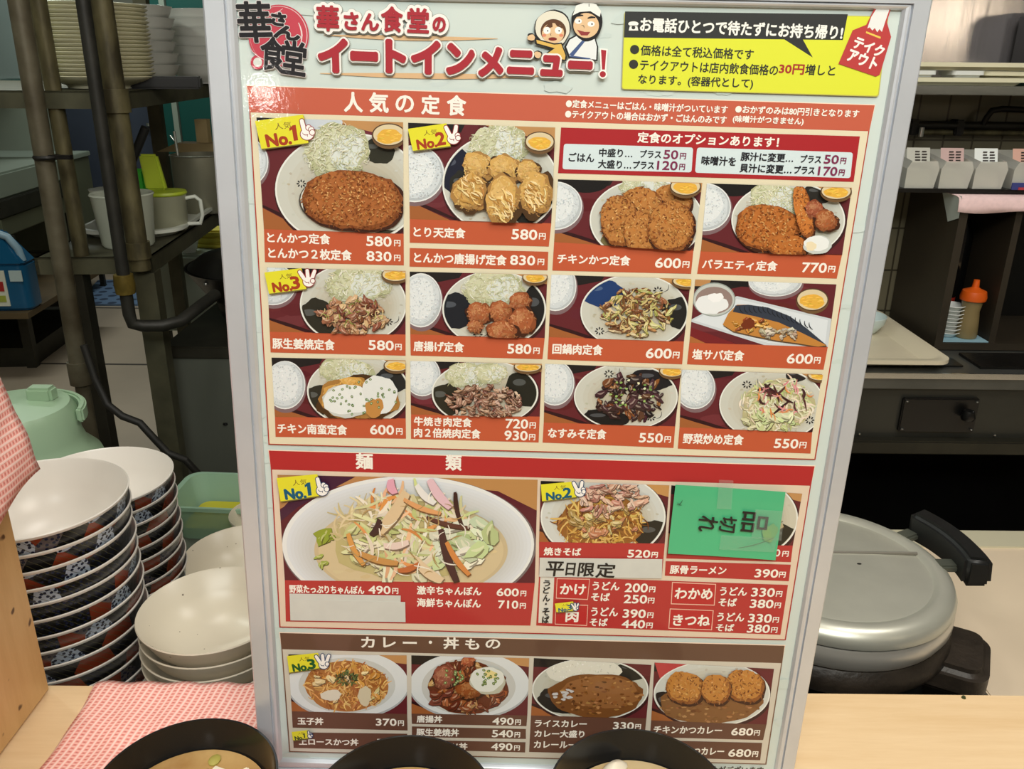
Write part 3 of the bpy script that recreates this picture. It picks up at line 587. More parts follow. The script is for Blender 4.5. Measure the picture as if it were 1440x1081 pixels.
for (x, z) in ((0.803, 0.818), (0.945, 0.818), (0.803, 0.757), (0.945, 0.757)):
    MB().lathe([(0, 0), (0.0032, 0), (0.0026, 0.002), (0, 0.0025)], 10).build('screw', chrome, cb, loc=(x - 1.1, 1.598 - 1.8, z))
MB().lathe([(0.012, 0), (0.014, 0.006), (0.010, 0.02), (0, 0.021)], 20).build('knob', black, cb, loc=(0.925 - 1.1, 1.585 - 1.8, 0.785))
for (x, z) in ((0.72, 0.742), (1.0, 0.742)): MB().lathe([(0, 0), (0.003, 0), (0.0022, 0.003), (0, 0.003)], 10).build('screw', chrome, t, loc=(x - 1.1, 1.604 - 1.8, z))
MB().box((0.83, 1.64, 0.879), (0.925, 1.69, 0.882)).build('burner_plate', black, t, world=True)
MB().box((0.955, 1.63, 0.879), (1.2, 1.72, 0.884)).build('burner_plate', blackiron, t, world=True)
# beige tray and bowl on the range
t = thing('beige_tray', 'beige plastic tray holding a bowl on the range', 'tray', (0.705, 1.77, 0.8805))
P0 = rrect(-0.19, -0.130, 0.15, 0.19, 0.02); P1 = rrect(-0.21, -0.155, 0.172, 0.215, 0.03)
tubby(P0, P1, 0.022, beigetray).build('tray', beigetray, t)
o = MB().lathe([(0, 0.002), (0.025, 0.002), (0.027, 0), (0.032, 0.004), (0.048, 0.025), (0.051, 0.040), (0.0495, 0.041), (0.046, 0.026), (0.028, 0.008), (0, 0.006)], 44).build('rice_bowl', mat('pale_celadon', (206, 222, 222), rough=0.25, vary=0.04), loc=(0.800, 1.865, 0.884)); tag(o, 'small pale blue bowl on the beige tray', 'bowl')
# open cabinet
t = thing('open_cabinet', 'dark open-fronted cabinet on the range holding bottles', 'cabinet', (1.2, 1.86, 0.88))
MB().box((0.915, 1.75, 0.880), (0.932, 1.985, 1.205)).build('side_panel', darkwood, t, world=True, smooth=False)
MB().box((1.036, 1.76, 0.895), (1.05, 1.985, 1.19)).build('divider', darkwood, t, world=True, smooth=False)
MB().box((0.932, 1.75, 0.880), (1.6, 1.985, 0.895)).build('bottom_board', darkwood, t, world=True, smooth=False)
MB().box((0.932, 1.75, 1.19), (1.6, 1.985, 1.205)).build('top_board', darkwood, t, world=True, smooth=False)
MB().box((0.932, 1.975, 0.895), (1.6, 1.985, 1.19)).build('back_board', black, t, world=True, smooth=False)
o = MB().box((0.935, 1.756, 0.8955), (1.034, 1.97, 0.8975)).build('shelf_cloth', mat('blue_paper_cloth', (150, 190, 206), rough=0.8, vary=0.1, vscale=20)); tag(o, 'pale blue cloth lining the bottom of the open cabinet', 'cloth')
t = thing('squeeze_bottle', 'squeeze bottle of brown sauce with an orange cap', 'bottle', (1.000, 1.79, 0.898))
MB().lathe([(0, 0), (0.021, 0), (0.023, 0.003), (0.0205, 0.04), (0.018, 0.06), (0.021, 0.078), (0.021, 0.09), (0, 0.091)], 32).build('bottle', mat('brown_sauce', (142, 124, 84), rough=0.35, vary=0.1), t)
MB().lathe([(0.026, 0.084), (0.027, 0.092), (0.024, 0.104), (0.012, 0.109), (0.0075, 0.112), (0.006, 0.128), (0, 0.1285)], 32).build('orange_cap', orangecap, t)
t = thing('sauce_bottle', 'dark sauce bottle with a red label behind the orange cap', 'bottle', (0.972, 1.86, 0.898))
MB().lathe([(0, 0), (0.022, 0), (0.023, 0.003), (0.023, 0.13), (0.012, 0.16), (0.010, 0.20), (0, 0.201)], 28).build('glass', mat('dark_glass', (12, 10, 9), rough=0.08), t)
MB().lathe([(0.0236, 0.04), (0.0236, 0.075)], 28).build('red_label', mat('red_bottle_label', (150, 38, 26), rough=0.5), t)
o = MB().lathe([(0, 0), (0.02, 0), (0.021, 0.003), (0.021, 0.20), (0.010, 0.24), (0, 0.242)], 24).build('sauce_bottle', mat('black_glass', (10, 10, 10), rough=0.08), loc=(1.010, 1.90, 0.898)); tag(o, 'black glass bottle at the back of the open cabinet', 'bottle')
dp = MB().lathe([(0, 0.001), (0.015, 0.001), (0.016, 0), (0.024, 0.008), (0.028, 0.0105), (0.027, 0.0115), (0.014, 0.004), (0, 0.003)], 32).build('small_dish', whitechina)
for i in range(8):
    o = dp if i == 0 else dp.copy()
    if i: COL.objects.link(o)
    o.location = (0.962 + 0.001 * math.sin(i * 3), 1.80, 0.898 + i * 0.0085); tag(o, '%s small white dish %sinside the open cabinet' % (ORD[7 - i], '' if i == 7 else 'from the top '), 'dish', 'small white dishes in the cabinet')
# pink cloth on the cabinet
rows = []; uvs = []
for i in range(25):
    f = i / 24; x = 0.905 + 0.42 * f
    pr = [(1.97, 1.2085), (1.85, 1.2085), (1.76, 1.2085), (1.747, 1.206), (1.744, 1.199), (1.743, 1.190), (1.742 - 0.002 * math.sin(i), 1.181 - 0.006 * (1 + math.sin(f * 14)) * 0.5)]
    d = 0; rr = []; ru = []
    for k, (y, z) in enumerate(pr):
        if k: d += math.hypot(y - pr[k - 1][0], z - pr[k - 1][1])
        rr.append((x, y, z)); ru.append((x, d))
    rows.append(rr); uvs.append(ru)
palepink = mat('pale_pink_cloth', (246, 214, 214), rough=0.85, vary=0.08, vscale=120)
o = sheet('cabinet_cloth', rows, palepink, uvs, 0.001); tag(o, 'pale pink cloth covering the top of the open cabinet', 'cloth')
fl = MB(); fl.add([(0.909, 1.744, 1.209), (0.909, 1.83, 1.209), (0.911, 1.744, 1.165), (0.913, 1.790, 1.150)], [(0, 1, 3, 2)]); c2 = fl.build('corner_flap', mat('grey_cloth_corner', (176, 184, 178), rough=0.85), o, smooth=False)
# wall shelf with condiment boxes
t = thing('condiment_shelf', 'thin dark shelf under the clear condiment boxes', 'shelf', (0.9, 1.9, 1.2))
MB().box((0.55, 1.775, 1.2115), (1.6, 1.988, 1.2195)).build('board', black, t, world=True, smooth=False)
for i, (x0, cc, lab) in enumerate(((0.803, (196, 196, 186), 'clear condiment box nearest the board with a blurred grey label'), (0.873, (206, 176, 172), 'clear condiment box with a faded pinkish label'), (0.943, (240, 246, 244), 'clear condiment box with a white label'), (1.022, (222, 176, 160), 'clear condiment box with a salmon label'))):
    t = thing('condiment_box', lab, 'box', (x0 + 0.032, 1.80, 1.2198), group='clear condiment boxes')
    b = MB(); h = 0.055
    b.add([(-0.030, -0.02, 0), (0.030, -0.02, 0), (0.033, -0.026, h * 0.72), (0.026, -0.028, h), (-0.026, -0.028, h), (-0.033, -0.026, h * 0.72)] + [(-0.030, 0.09, 0), (0.030, 0.09, 0), (0.033, 0.09, h * 0.9), (0.026, 0.09, h * 1.25), (-0.026, 0.09, h * 1.25), (-0.033, 0.09, h * 0.9)],
          [(5, 4, 3, 2, 1, 0), (6, 7, 8, 9, 10, 11), (0, 1, 7, 6), (1, 2, 8, 7), (2, 3, 9, 8), (4, 5, 11, 10), (5, 0, 6, 11)])
    b.build('box', clearm, t, smooth=False)
    l = MB().add([(-0.024, 0.0, 0.045), (0.024, 0.0, 0.045), (0.024, 0.012, 0.078), (-0.024, 0.012, 0.078)], [(0, 1, 2, 3)]).build('label_card', mat('label_card', cc, rough=0.5), t, smooth=False)
    b = MB(); rnd = random.Random(i)
    for cxx in (-0.002, 0.012):
        for q in range(4): b.box((cxx - 0.005, 0.002 + q * 0.0018, 0.053 + q * 0.0055), (cxx + rnd.uniform(0.003, 0.006), 0.003 + q * 0.0018, 0.0555 + q * 0.0055))
    b.build('lettering', mat('ink_blur', (60, 52, 50), rough=0.6), l, smooth=False)
    MB().box((-0.028, -0.015, 0.001), (0.028, 0.08, 0.030)).build('contents', mat('packets', (206, 208, 194), rough=0.7, vary=0.15, vscale=60), t, smooth=False)
    if i == 3:
        MB().box((-0.033, -0.030, -0.010 + 0.010), (0.004, -0.027, 0.014)).build('blue_packet', mat('blue_packet', (58, 66, 130), rough=0.5), t)
        MB().box((0.006, -0.030, 0.0), (0.034, -0.027, 0.014)).build('green_packet', mat('green_packet', (60, 110, 96), rough=0.5), t)
        MB().box((-0.020, -0.032, 0.0), (0.02, -0.030, 0.005)).build('red_packet', mat('red_packet', (176, 60, 70), rough=0.5), t)
# upper steel shelf, trays and dishes
t = thing('steel_wall_shelf', 'steel wall shelf carrying cream trays', 'shelf', (1.2, 1.87, 1.40))
MB().box((0.55, 1.75, 1.403), (2.2, 1.988, 1.4195)).build('shelf_board', steel, t, world=True, bevel=0.002)
panel = MB().box((0.45, 1.975, 1.42), (2.3, 1.988, 2.45)).build('steel_wall_panel', mat('warm_brushed_steel', (214, 208, 212), rough=0.2, metal=0.85, vary=0.12, vscale=5, bump=0.25, bscale=5, stretch=(7, 1, 0.8)))
tag(panel, 'shiny scuffed steel sheet on the wall above the trays', 'wall panel')
def long_tray(x, y, z, L, W, h, lab, m):
    t = tubby(rrect(-L / 2 * 0.86, -W / 2 * 0.86, L / 2 * 0.86, W / 2 * 0.86, 0.01), rrect(-L / 2, -W / 2, L / 2, W / 2, 0.015), h, m).build('long_plate', m, loc=(x, y, z)); return tag(t, lab, 'plate', 'long cream plates')
long_tray(0.875, 1.85, 1.4200, 0.29, 0.14, 0.0145, 'lower long cream plate on the steel wall shelf', cream)
for x, lab in ((0.80, 'small square white dish between the plates, nearest the board'), (0.895, 'small square white dish between the long plates, away from board')):
    o = tubby(rrect(-0.026, -0.03, 0.026, 0.03, 0.006), rrect(-0.030, -0.034, 0.030, 0.034, 0.008), 0.0125, whitechina).build('square_dish', whitechina, loc=(x, 1.815, 1.4350)); tag(o, lab, 'dish', 'small square dishes')
o = tubby(rrect(-0.05, -0.05, 0.04, 0.05, 0.01), rrect(-0.055, -0.056, 0.044, 0.056, 0.012), 0.012, cream).build('square_dish', cream, loc=(0.985, 1.84, 1.4350)); tag(o, 'cream square dish at the free end of the plates', 'dish')
long_tray(0.885, 1.85, 1.4482, 0.33, 0.15, 0.0145, 'upper long cream plate on the steel wall shelf', cream)
o = MB().box((1.035, 1.80, 1.420), (1.5, 1.96, 1.428)).build('teal_cloth', mat('pale_teal_cloth', (150, 206, 200), rough=0.8)); tag(o, 'folded pale teal cloth under the black cooker', 'cloth')
t = thing('black_cooker', 'black cooker standing on the steel wall shelf', 'cooker', (1.25, 1.87, 1.428))
MB().box((1.065, 1.77, 1.428), (1.5, 1.96, 1.565)).build('body', black, t, world=True, bevel=0.01)
MB().box((1.095, 1.763, 1.445), (1.48, 1.77, 1.55)).build('door', blackplastic, t, world=True, bevel=0.004)
# wall pipes
t = thing('water_pipe', 'dark water pipe with clamps on the tiled wall', 'pipe', (1.0, 1.96, 1.32))
MB().tube([(0.62, 1.962, 1.334), (2.2, 1.962, 1.334)], 0.0085, 12).build('pipe', darkpipe, t, world=True)
MB().tube([(0.62, 1.968, 1.318), (2.2, 1.968, 1.318)], 0.006, 12).build('pipe', rust, t, world=True)
MB().tube([(1.035, 1.955, 1.337), (1.037, 1.95, 1.352), (1.045, 1.95, 1.366), (1.065, 1.95, 1.370), (1.2, 1.95, 1.366), (1.4, 1.95, 1.362)], 0.0065, 12).build('branch_pipe', blackiron, t, world=True)
for x in (0.985, 0.885): MB().box((x - 0.01, 1.953, 1.312), (x + 0.01, 1.989, 1.346)).build('clamp', blackiron, t, world=True, bevel=0.003)
MB().lathe([(0, 0), (0.006, 0), (0.006, 0.02), (0, 0.02)], 12).build('valve', chrome, t, loc=(-0.104, -0.016, -0.01))

# ------------------------------------------------------------------ low stove with the big pot, side table
t = thing('low_stove', 'low black stove under the big lidded pot', 'stove', (0.44, 1.1, 0))
MB().box((0.19, 0.70, 0.0), (0.705, 1.45, 0.44)).build('body', black, t, world=True, bevel=0.004)
MB().lathe([(0.15, 0.0), (0.17, 0.0), (0.17, 0.04), (0.15, 0.04)], 40).build('trivet', blackiron, t, loc=(0.049, 0.022, 0.44))
t = thing('side_table', 'beige topped side table right of the big pot', 'table', (1.15, 1.1, 0))
MB().box((0.715, 0.67, 0.545), (1.75, 1.49, 0.58)).build('tabletop', tableb, t, world=True, bevel=0.002)
MB().box((0.715, 1.43, 0.58), (1.75, 1.49, 0.584)).build('back_strip', mat('pale_table_strip', (222, 216, 188), rough=0.45), t, world=True)
MB().box((0.73, 0.69, 0.0), (1.72, 1.47, 0.545)).build('table_body', darkwood, t, world=True, smooth=False)
PX, PY = 0.489, 1.122
t = thing('rice_pot', 'big round pot with hinged steel lid and black handle', 'pot', (PX, PY, 0.48))
MB().lathe([(0, 0.0), (0.150, 0.0), (0.160, 0.02), (0.166, 0.17), (0.166, 0.19)], 64, close=True).build('body', mat('pot_black_steel', (38, 42, 44), rough=0.28, metal=0.3, vary=0.15), t)
b = MB(); b.lathe([(0.160, 0.165), (0.181, 0.160), (0.186, 0.170), (0.184, 0.186), (0.176, 0.196), (0.160, 0.198)], 72)
sooty = mat('sooty_cast_iron', (58, 50, 42), rough=0.45, vary=0.45, vscale=22, bump=0.5, bscale=110)
b.build('iron_ring', sooty, t)
lug = rrect(0.12, -0.062, 0.238, 0.062, 0.03, 8)
for a in (-0.50, PI - 0.5): MB().prism(lug, 0.130, 0.178).build('lug', sooty, t, bevel=0.012, seg=3, rotz=a)
MB().lathe([(0.155, 0.195), (0.176, 0.198), (0.182, 0.210), (0.182, 0.224), (0.178, 0.232), (0.150, 0.235)], 80).build('rim_band', mat('polished_rim', (226, 222, 212), rough=0.3, metal=0.6, vary=0.06), t)
lid = MB().lathe([(0.181, 0.236), (0.1815, 0.244), (0.177, 0.255), (0.166, 0.262), (0.154, 0.262), (0.147, 0.2575), (0.144, 0.258), (0.08, 0.2605), (0, 0.261)], 96).build('lid', [mat('worn_lid_steel', (222, 222, 208), rough=0.36, metal=0.55, vary=0.08, vscale=14)], t)
b = MB(); b.tube([(-0.146, 0.026, 0.2605), (0.1475, 0.026, 0.2605)], 0.0028, 8)
b.build('hinge', mat('hinge_steel', (150, 146, 136), rough=0.4, metal=0.7), lid)
MB().lathe([(0, 0), (0.0035, 0), (0.0035, 0.0008), (0, 0.0008)], 12, sy=0.5).build('vent_hole', black, lid, loc=(0.045, -0.006, 0.2608))
b = MB(); th = np.linspace(-0.20, 0.56, 12); V = []
for a in th:
    for (r, z) in ((0.194, 0.240), (0.192, 0.292), (0.230, 0.292), (0.235, 0.246)):
        e = 0.010 if a in (th[0], th[-1]) else 0.0
        V.append((r * math.cos(a), r * math.sin(a), z))
Fs = [(i * 4 + j, i * 4 + (j + 1) % 4, (i + 1) * 4 + (j + 1) % 4, (i + 1) * 4 + j) for i in range(11) for j in range(4)] + [(3, 2, 1, 0), (44, 45, 46, 47)]
hd = b.add(V, Fs).build('handle', blackplastic, t, bevel=0.008, seg=3)
for a in (0.0, 0.5): MB().box((0.165, -0.012, 0.250), (0.196, 0.012, 0.262)).build('bracket', dullsteel, hd, rotz=a, bevel=0.003)
# ------------------------------------------------------------------ the menu board: its plane
_v = np.array([586 - CX, 4031 - CY, F]); _v /= np.linalg.norm(_v)
_u = np.array([1, 0.0275, 0.0]); _u[2] = -(_v[0] * _u[0] + _v[1] * _u[1]) / _v[2]; _u /= np.linalg.norm(_u)
_n = np.cross(_u, _v); BD = 0.570893
U3, V3, N3 = RC @ _u, RC @ _v, RC @ _n
_q0 = np.array([(720 - CX) / F, (540 - CY) / F, 1.0]); _q0 = _q0 * BD / (_n @ _q0)
O3 = CAM + RC @ _q0
def uvp(x, y):
    """measured place on the photograph -> (across, down) on the board, in metres"""
    x = np.asarray(x, float); y = np.asarray(y, float)
    r = np.stack([(x - CX) / F, (y - CY) / F, np.ones_like(x)], -1)
    p = r * (BD / (r @ _n))[..., None] - _q0
    return np.stack([p @ _u, p @ _v], -1)
BASE = O3 + V3 * 0.352
board = thing('menu_board', 'aluminium-framed lunch menu board standing on the counter', 'menu board', tuple(BASE))
def on(uv, wv):
    uv = np.asarray(uv, float).reshape(-1, 2); wv = np.broadcast_to(np.asarray(wv, float), (len(uv),))
    return O3 + uv[:, :1] * U3 + uv[:, 1:] * V3 - wv[:, None] * N3 - BASE
def px(pts, wv=0.0): a = np.asarray(pts, float); return on(uvp(a[:, 0], a[:, 1]), wv)

def printmat(name, rough, bump, coat):
    m = bpy.data.materials.new(name); m.use_nodes = True; nt = m.node_tree; n = nt.nodes; L = nt.links; b = n['Principled BSDF']
    at = n.new('ShaderNodeAttribute'); at.attribute_name = 'Col'
    tc = n.new('ShaderNodeTexCoord'); nz = n.new('ShaderNodeTexNoise'); nz.inputs['Scale'].default_value = 420; nz.inputs['Detail'].default_value = 3; L.new(tc.outputs['Object'], nz.inputs['Vector'])
    bp = n.new('ShaderNodeBump'); bp.inputs['Strength'].default_value = bump; bp.inputs['Distance'].default_value = 0.00012; L.new(nz.outputs['Fac'], bp.inputs['Height'])
    L.new(bp.outputs[0], b.inputs['Coat Normal']); b.inputs['Coat Weight'].default_value = coat; b.inputs['Coat Roughness'].default_value = 0.06
    b.inputs['Roughness'].default_value = rough; b.inputs['Specular IOR Level'].default_value = 0.3; L.new(at.outputs['Color'], b.inputs['Base Color'])
    return m
printm = printmat('printed_poster_ink', 0.5, 0.35, 0.4)
GAIN = 1.0
class Print:
    """flat printed artwork on the board: coloured polygons in stacked thin layers"""
    def __init__(s, w0): s.w = w0; s.V = []; s.Fs = []; s.C = []; s.n = 0; s.clip = None; s.step = 2.5e-6
    def raw(s, V, Fs, col):
        s.V.append(V); s.Fs += [tuple(i + s.n for i in f) for f in Fs]; s.C += [lin(col)] * len(Fs); s.n += len(V)
    def poly(s, pts, col):
        if s.clip is not None: pts = clip(pts, s.clip)
        if len(pts) < 3: return
        s.w += s.step
        s.raw(px(pts, s.w), [tuple(range(len(pts)))], col)
    def text(s, t, xl, yb, xr, h, col, bold=0.035, ang=0.0, skew=0.0, grow=0.0, center=False):
        """lettering with its lower left corner at (xl, yb), reaching to xr, h tall"""
        V, Fs = glyphs(t)
        sl = 0.0285
        p0 = uvp(xl, yb); W = uvp(xr, yb + sl * (xr - xl))[0] - p0[0]; H = p0[1] - uvp(xl, yb - h)[1]
        X = V[:, 0] * W + skew * V[:, 1] * H; Y = V[:, 1] * H
        if ang:
            c, q = math.cos(math.radians(ang)), math.sin(math.radians(ang)); mx, my = W / 2, H / 2
            X, Y = mx + (X - mx) * c + (Y - my) * q, my - (X - mx) * q + (Y - my) * c
        r = H * bold + grow
        offs = [(0, 0)] + ([(r * math.cos(a), r * math.sin(a)) for a in np.arange(0, 2 * PI - 1e-6, PI / (3 if grow == 0 else 9))] if r > 0 else [])
        for dx, dy in offs:
            s.w += s.step
            s.raw(on(np.stack([p0[0] + X + dx, p0[1] - Y - dy], 1), s.w), Fs, col)
    def build(s, name, parent, mt=None):
        me = bpy.data.meshes.new(name); me.from_pydata(np.concatenate(s.V).tolist(), [], s.Fs); me.update()
        me.materials.append(mt or printm)
        at = me.color_attributes.new('Col', 'FLOAT_COLOR', 'CORNER')
        cnt = np.array([len(f) for f in s.Fs]); a = np.ones((cnt.sum(), 4), np.float32); a[:, :3] = np.repeat(np.array(s.C) * GAIN, cnt, 0)
        at.data.foreach_set('color', a.ravel())
        o = bpy.data.objects.new(name, me); COL.objects.link(o); o.parent = parent
        return o
_gc = {}
def glyphs(t):
    if t not in _gc:
        c = bpy.data.curves.new('lettering', 'FONT'); c.body = t; c.size = 1; c.resolution_u = 3; c.fill_mode = 'FRONT'
        o = bpy.data.objects.new('lettering', c); COL.objects.link(o); bpy.context.view_layer.update()
        me = bpy.data.meshes.new_from_object(o.evaluated_get(bpy.context.evaluated_depsgraph_get()))
        V = np.zeros(len(me.vertices) * 3); me.vertices.foreach_get('co', V); V = V.reshape(-1, 3)[:, :2]
        Fs = []
        for p in me.polygons:
            f = list(p.vertices)
            if p.normal.z < 0: f.reverse()
            Fs.append(tuple(f))
        lo, hi = V.min(0), V.max(0); V = (V - lo) / np.maximum(hi - lo, 1e-6)
        bpy.data.objects.remove(o); bpy.data.curves.remove(c); bpy.data.meshes.remove(me)
        _gc[t] = (V, Fs)
    return _gc[t]
def clip(P, Q):
    """cut polygon P by the convex quad Q"""
    P = [tuple(p) for p in P]
    for i in range(len(Q)):
        (ax, ay), (bx, by) = Q[i], Q[(i + 1) % len(Q)]; out = []
        sd = lambda p: (bx - ax) * (p[1] - ay) - (by - ay) * (p[0] - ax)
        for j in range(len(P)):
            p, q = P[j], P[(j + 1) % len(P)]; a, b = sd(p), sd(q)
            if a >= 0: out.append(p)
            if a * b < 0: f = a / (a - b); out.append((p[0] + (q[0] - p[0]) * f, p[1] + (q[1] - p[1]) * f))
        P = out
        if len(P) < 3: return []
    return P
R = random.Random(77)
SL = 0.0285
def ell(cx, cy, rx, ry, rot=0.0, n=32, a0=0.0, a1=2 * PI):
    c, q = math.cos(rot), math.sin(rot)
    return [(cx + rx * math.cos(a) * c - ry * math.sin(a) * q, cy + rx * math.cos(a) * q + ry * math.sin(a) * c) for a in np.linspace(a0, a1, n, endpoint=(a1 - a0 < 6.2))]
def blob(cx, cy, rx, ry, rough=0.12, n=26, rot=0.0):
    k = [R.uniform(0, 2 * PI) for _ in range(3)]
    P = []
    for a in np.linspace(0, 2 * PI, n, endpoint=False):
        f = 1 + rough * (0.5 * math.sin(2 * a + k[0]) + 0.4 * math.sin(3 * a + k[1]) + 0.3 * math.sin(7 * a + k[2])) + R.uniform(-.3, .3) * rough
        x, y = rx * f * math.cos(a), ry * f * math.sin(a); P.append((cx + x * math.cos(rot) - y * math.sin(rot), cy + x * math.sin(rot) + y * math.cos(rot)))
    return P
def stroke(x0, y0, x1, y1, w, bend=0.0, n=5, taper=0.5):
    dx, dy = x1 - x0, y1 - y0; L = math.hypot(dx, dy) or 1; nx, ny = -dy / L, dx / L; A = []; B = []
    for i in range(n + 1):
        f = i / n; k = math.sin(PI * f) * bend; ww = w / 2 * (1 - taper + taper * math.sin(PI * f))
        x, y = x0 + dx * f + nx * k, y0 + dy * f + ny * k; A.append((x + nx * ww, y + ny * ww)); B.append((x - nx * ww, y - ny * ww))
    return A + B[::-1]
def jit(c, k): d = R.uniform(-k, k); return tuple(max(0, min(255, x + d + R.uniform(-k / 3, k / 3))) for x in c)
def inside(cx, cy, rx, ry):
    a = R.uniform(0, 2 * PI); r = math.sqrt(R.random()); return cx + rx * r * math.cos(a), cy + ry * r * math.sin(a)
def lerp(a, b, f): return tuple(x + (y - x) * f for x, y in zip(a, b))

# -- printed food
def bgtray(p, Q, wood=True):
    (x0, y0), (x1, y1), (x2, y2), (x3, y3) = Q; w = x1 - x0; h = y3 - y0
    p.poly(Q, (100, 36, 42))
    for i in range(10): x, y = inside(x0 + w * .5, y0 + h * .5, w * .5, h * .5); p.poly(blob(x, y, w * .12, h * .10), jit((100, 36, 42), 12))
    if wood: p.poly([(x0 + .42 * w, y0 - 3), (x1 + 4, y1 - 4), (x1 + 4, y1 + .16 * h), (x0 + .66 * w, y0 + .09 * h)], (196, 146, 92))
    p.poly([(x0 - 4, y0 - 4), (x0 + .40 * w, y0 - 4), (x0 + .36 * w, y0 + .10 * h), (x0 + .2 * w, y0 + .17 * h), (x0 - 4, y0 + .15 * h)], (30, 26, 26))
    p.poly([(x3 - 5, y3 - .20 * h), (x3 + .30 * w, y3 + 4), (x3 - 5, y3 + 4)], (164, 98, 52)); p.poly(stroke(x3 - 6, y3 - .22 * h, x3 + .34 * w, y3 + 3, 5), (50, 18, 22))
def rice(p, cx, cy, rx, ry):
    p.poly(ell(cx + 1, cy + 3, rx * 1.05, ry * 1.10), (128, 104, 108)); p.poly(ell(cx, cy, rx * 1.02, ry * 1.03), (234, 238, 238)); p.poly(ell(cx, cy, rx * .98, ry * .98), (188, 196, 200)); p.poly(blob(cx - 1.5, cy - 1.5, rx * .94, ry * .94, .03, 40), (214, 222, 226)); p.poly(blob(cx - 3, cy - 3, rx * .78, ry * .78, .05, 30), (230, 236, 238))
    for i in range(int(rx * ry * .22)):
        x, y = inside(cx - 1.5, cy - 1.5, rx * .92, ry * .92); a = R.uniform(0, PI); l = R.uniform(1.4, 2.6); f = math.hypot((x - cx) / rx, (y - cy) / ry)
        p.poly(stroke(x, y, x + l * math.cos(a), y + l * math.sin(a), 1.1, 0, 2), jit(R.choice([(246, 250, 250), (236, 242, 244), (206, 214, 220), (196, 206, 212)]) if f < .75 else (196, 204, 208), 10))
def pickle(p, cx, cy, rx, ry):
    p.poly(ell(cx, cy + 2, rx, ry * 1.12), (112, 84, 54)); p.poly(ell(cx, cy, rx, ry), (86, 64, 44)); p.poly(ell(cx, cy, rx * .92, ry * .9), (222, 206, 168)); p.poly(blob(cx, cy + ry * .15, rx * .75, ry * .62, .1), (232, 180, 70))
    for i in range(26):
        x, y = inside(cx, cy + ry * .15, rx * .68, ry * .5); a = R.uniform(-.6, .6); p.poly(stroke(x - 3, y, x + 3 * math.cos(a), y + 3 * math.sin(a), 1.2), jit((238, 190, 76), 28))
def plate(p, cx, cy, rx, ry, glaze=(), base=(206, 208, 198), motif=()):
    p.poly(ell(cx + 1, cy + 2.5, rx * 1.02, ry * 1.03, n=60), (58, 26, 28)); p.poly(ell(cx, cy, rx, ry, n=60), (236, 238, 232)); p.poly(ell(cx, cy, rx * .975, ry * .97, n=60), base)
    for k in range(6): p.poly(ell(cx + rx * .02 * k, cy + ry * .02 * k, rx * (.92 - .07 * k), ry * (.91 - .07 * k), n=44), lerp(base, (188, 180, 158), k / 6))
    for i in range(50): x, y = inside(cx, cy, rx * .93, ry * .92); p.poly(blob(x, y, 2.2, 1.6, .3, 8), jit(lerp(base, (190, 182, 160), R.random()), 9))
    E = ell(cx, cy, rx * .965, ry * .955, n=48)
    for (gx, gy, grx, gry, col) in glaze:
        P = clip_ell(blob(gx, gy, grx, gry, .12, 36), cx, cy, rx * .965, ry * .955)
        p.poly(P, col)
        p.poly(clip_ell(ell(gx - grx * .3, gy - gry * .35, grx * .35, gry * .18), cx, cy, rx * .93, ry * .92), lerp(col, (170, 180, 190), .35))
    for mx, my in motif:
        for a in np.arange(0, 6.2, 0.78): p.poly(ell(mx + 5 * math.cos(a), my + 4 * math.sin(a), 1.9, 1.0, a, 10), (34, 32, 34))
        p.poly(stroke(mx + 8, my + 2, mx + 15, my - 8, 1, 3), (60, 56, 54))
def clip_ell(P, cx, cy, rx, ry):
    out = []
    for x, y in P:
        d = math.hypot((x - cx) / rx, (y - cy) / ry)
        out.append((x, y) if d <= 1 else (cx + (x - cx) / d, cy + (y - cy) / d))
    return out
def strands(p, cx, cy, rx, ry, n, cols, w=1.1, l=11, k=14, bend=3.0, dirn=None):
    for i in range(n):
        x, y = inside(cx, cy, rx, ry); a = R.uniform(0, PI) if dirn is None else dirn + R.uniform(-.7, .7); L = l * R.uniform(.5, 1.2)
        p.poly(stroke(x - L / 2 * math.cos(a), y - L / 2 * math.sin(a), x + L / 2 * math.cos(a), y + L / 2 * math.sin(a), w * R.uniform(.7, 1.3), R.uniform(-bend, bend)), jit(R.choice(cols), k))
def chunks(p, cx, cy, rx, ry, n, cols, s=6, k=18, rough=.25, asp=.6):
    for i in range(n):
        x, y = inside(cx, cy, rx, ry); r = s * R.uniform(.55, 1.3); rot = R.uniform(-.9, .9) + R.choice([0, 0, 1.2]); c = jit(R.choice(cols), k); ap = asp * R.uniform(.6, 1.1)
        P = blob(x, y, r, r * ap, .42, 11, rot); p.poly([(a + .7, b + 1.1) for a, b in P], lerp(c, (34, 20, 12), .62)); p.poly(P, c)
        q = R.uniform(-.4, .4); p.poly(stroke(x - r * .6 * math.cos(rot + q), y - r * .6 * math.sin(rot + q) - r * ap * .3, x + r * .5 * math.cos(rot + q), y + r * .5 * math.sin(rot + q) - r * ap * .3, r * .26, r * .15, 3), lerp(c, (255, 246, 226), .42)); p.poly(stroke(x - r * .5 * math.cos(rot), y - r * .5 * math.sin(rot) + r * ap * .45, x + r * .6 * math.cos(rot), y + r * .6 * math.sin(rot) + r * ap * .4, r * .2, r * .1, 3), lerp(c, (40, 24, 14), .4))
CABB = [(222, 222, 190), (238, 238, 220), (206, 208, 168), (244, 244, 234), (190, 196, 150), (226, 222, 184)]
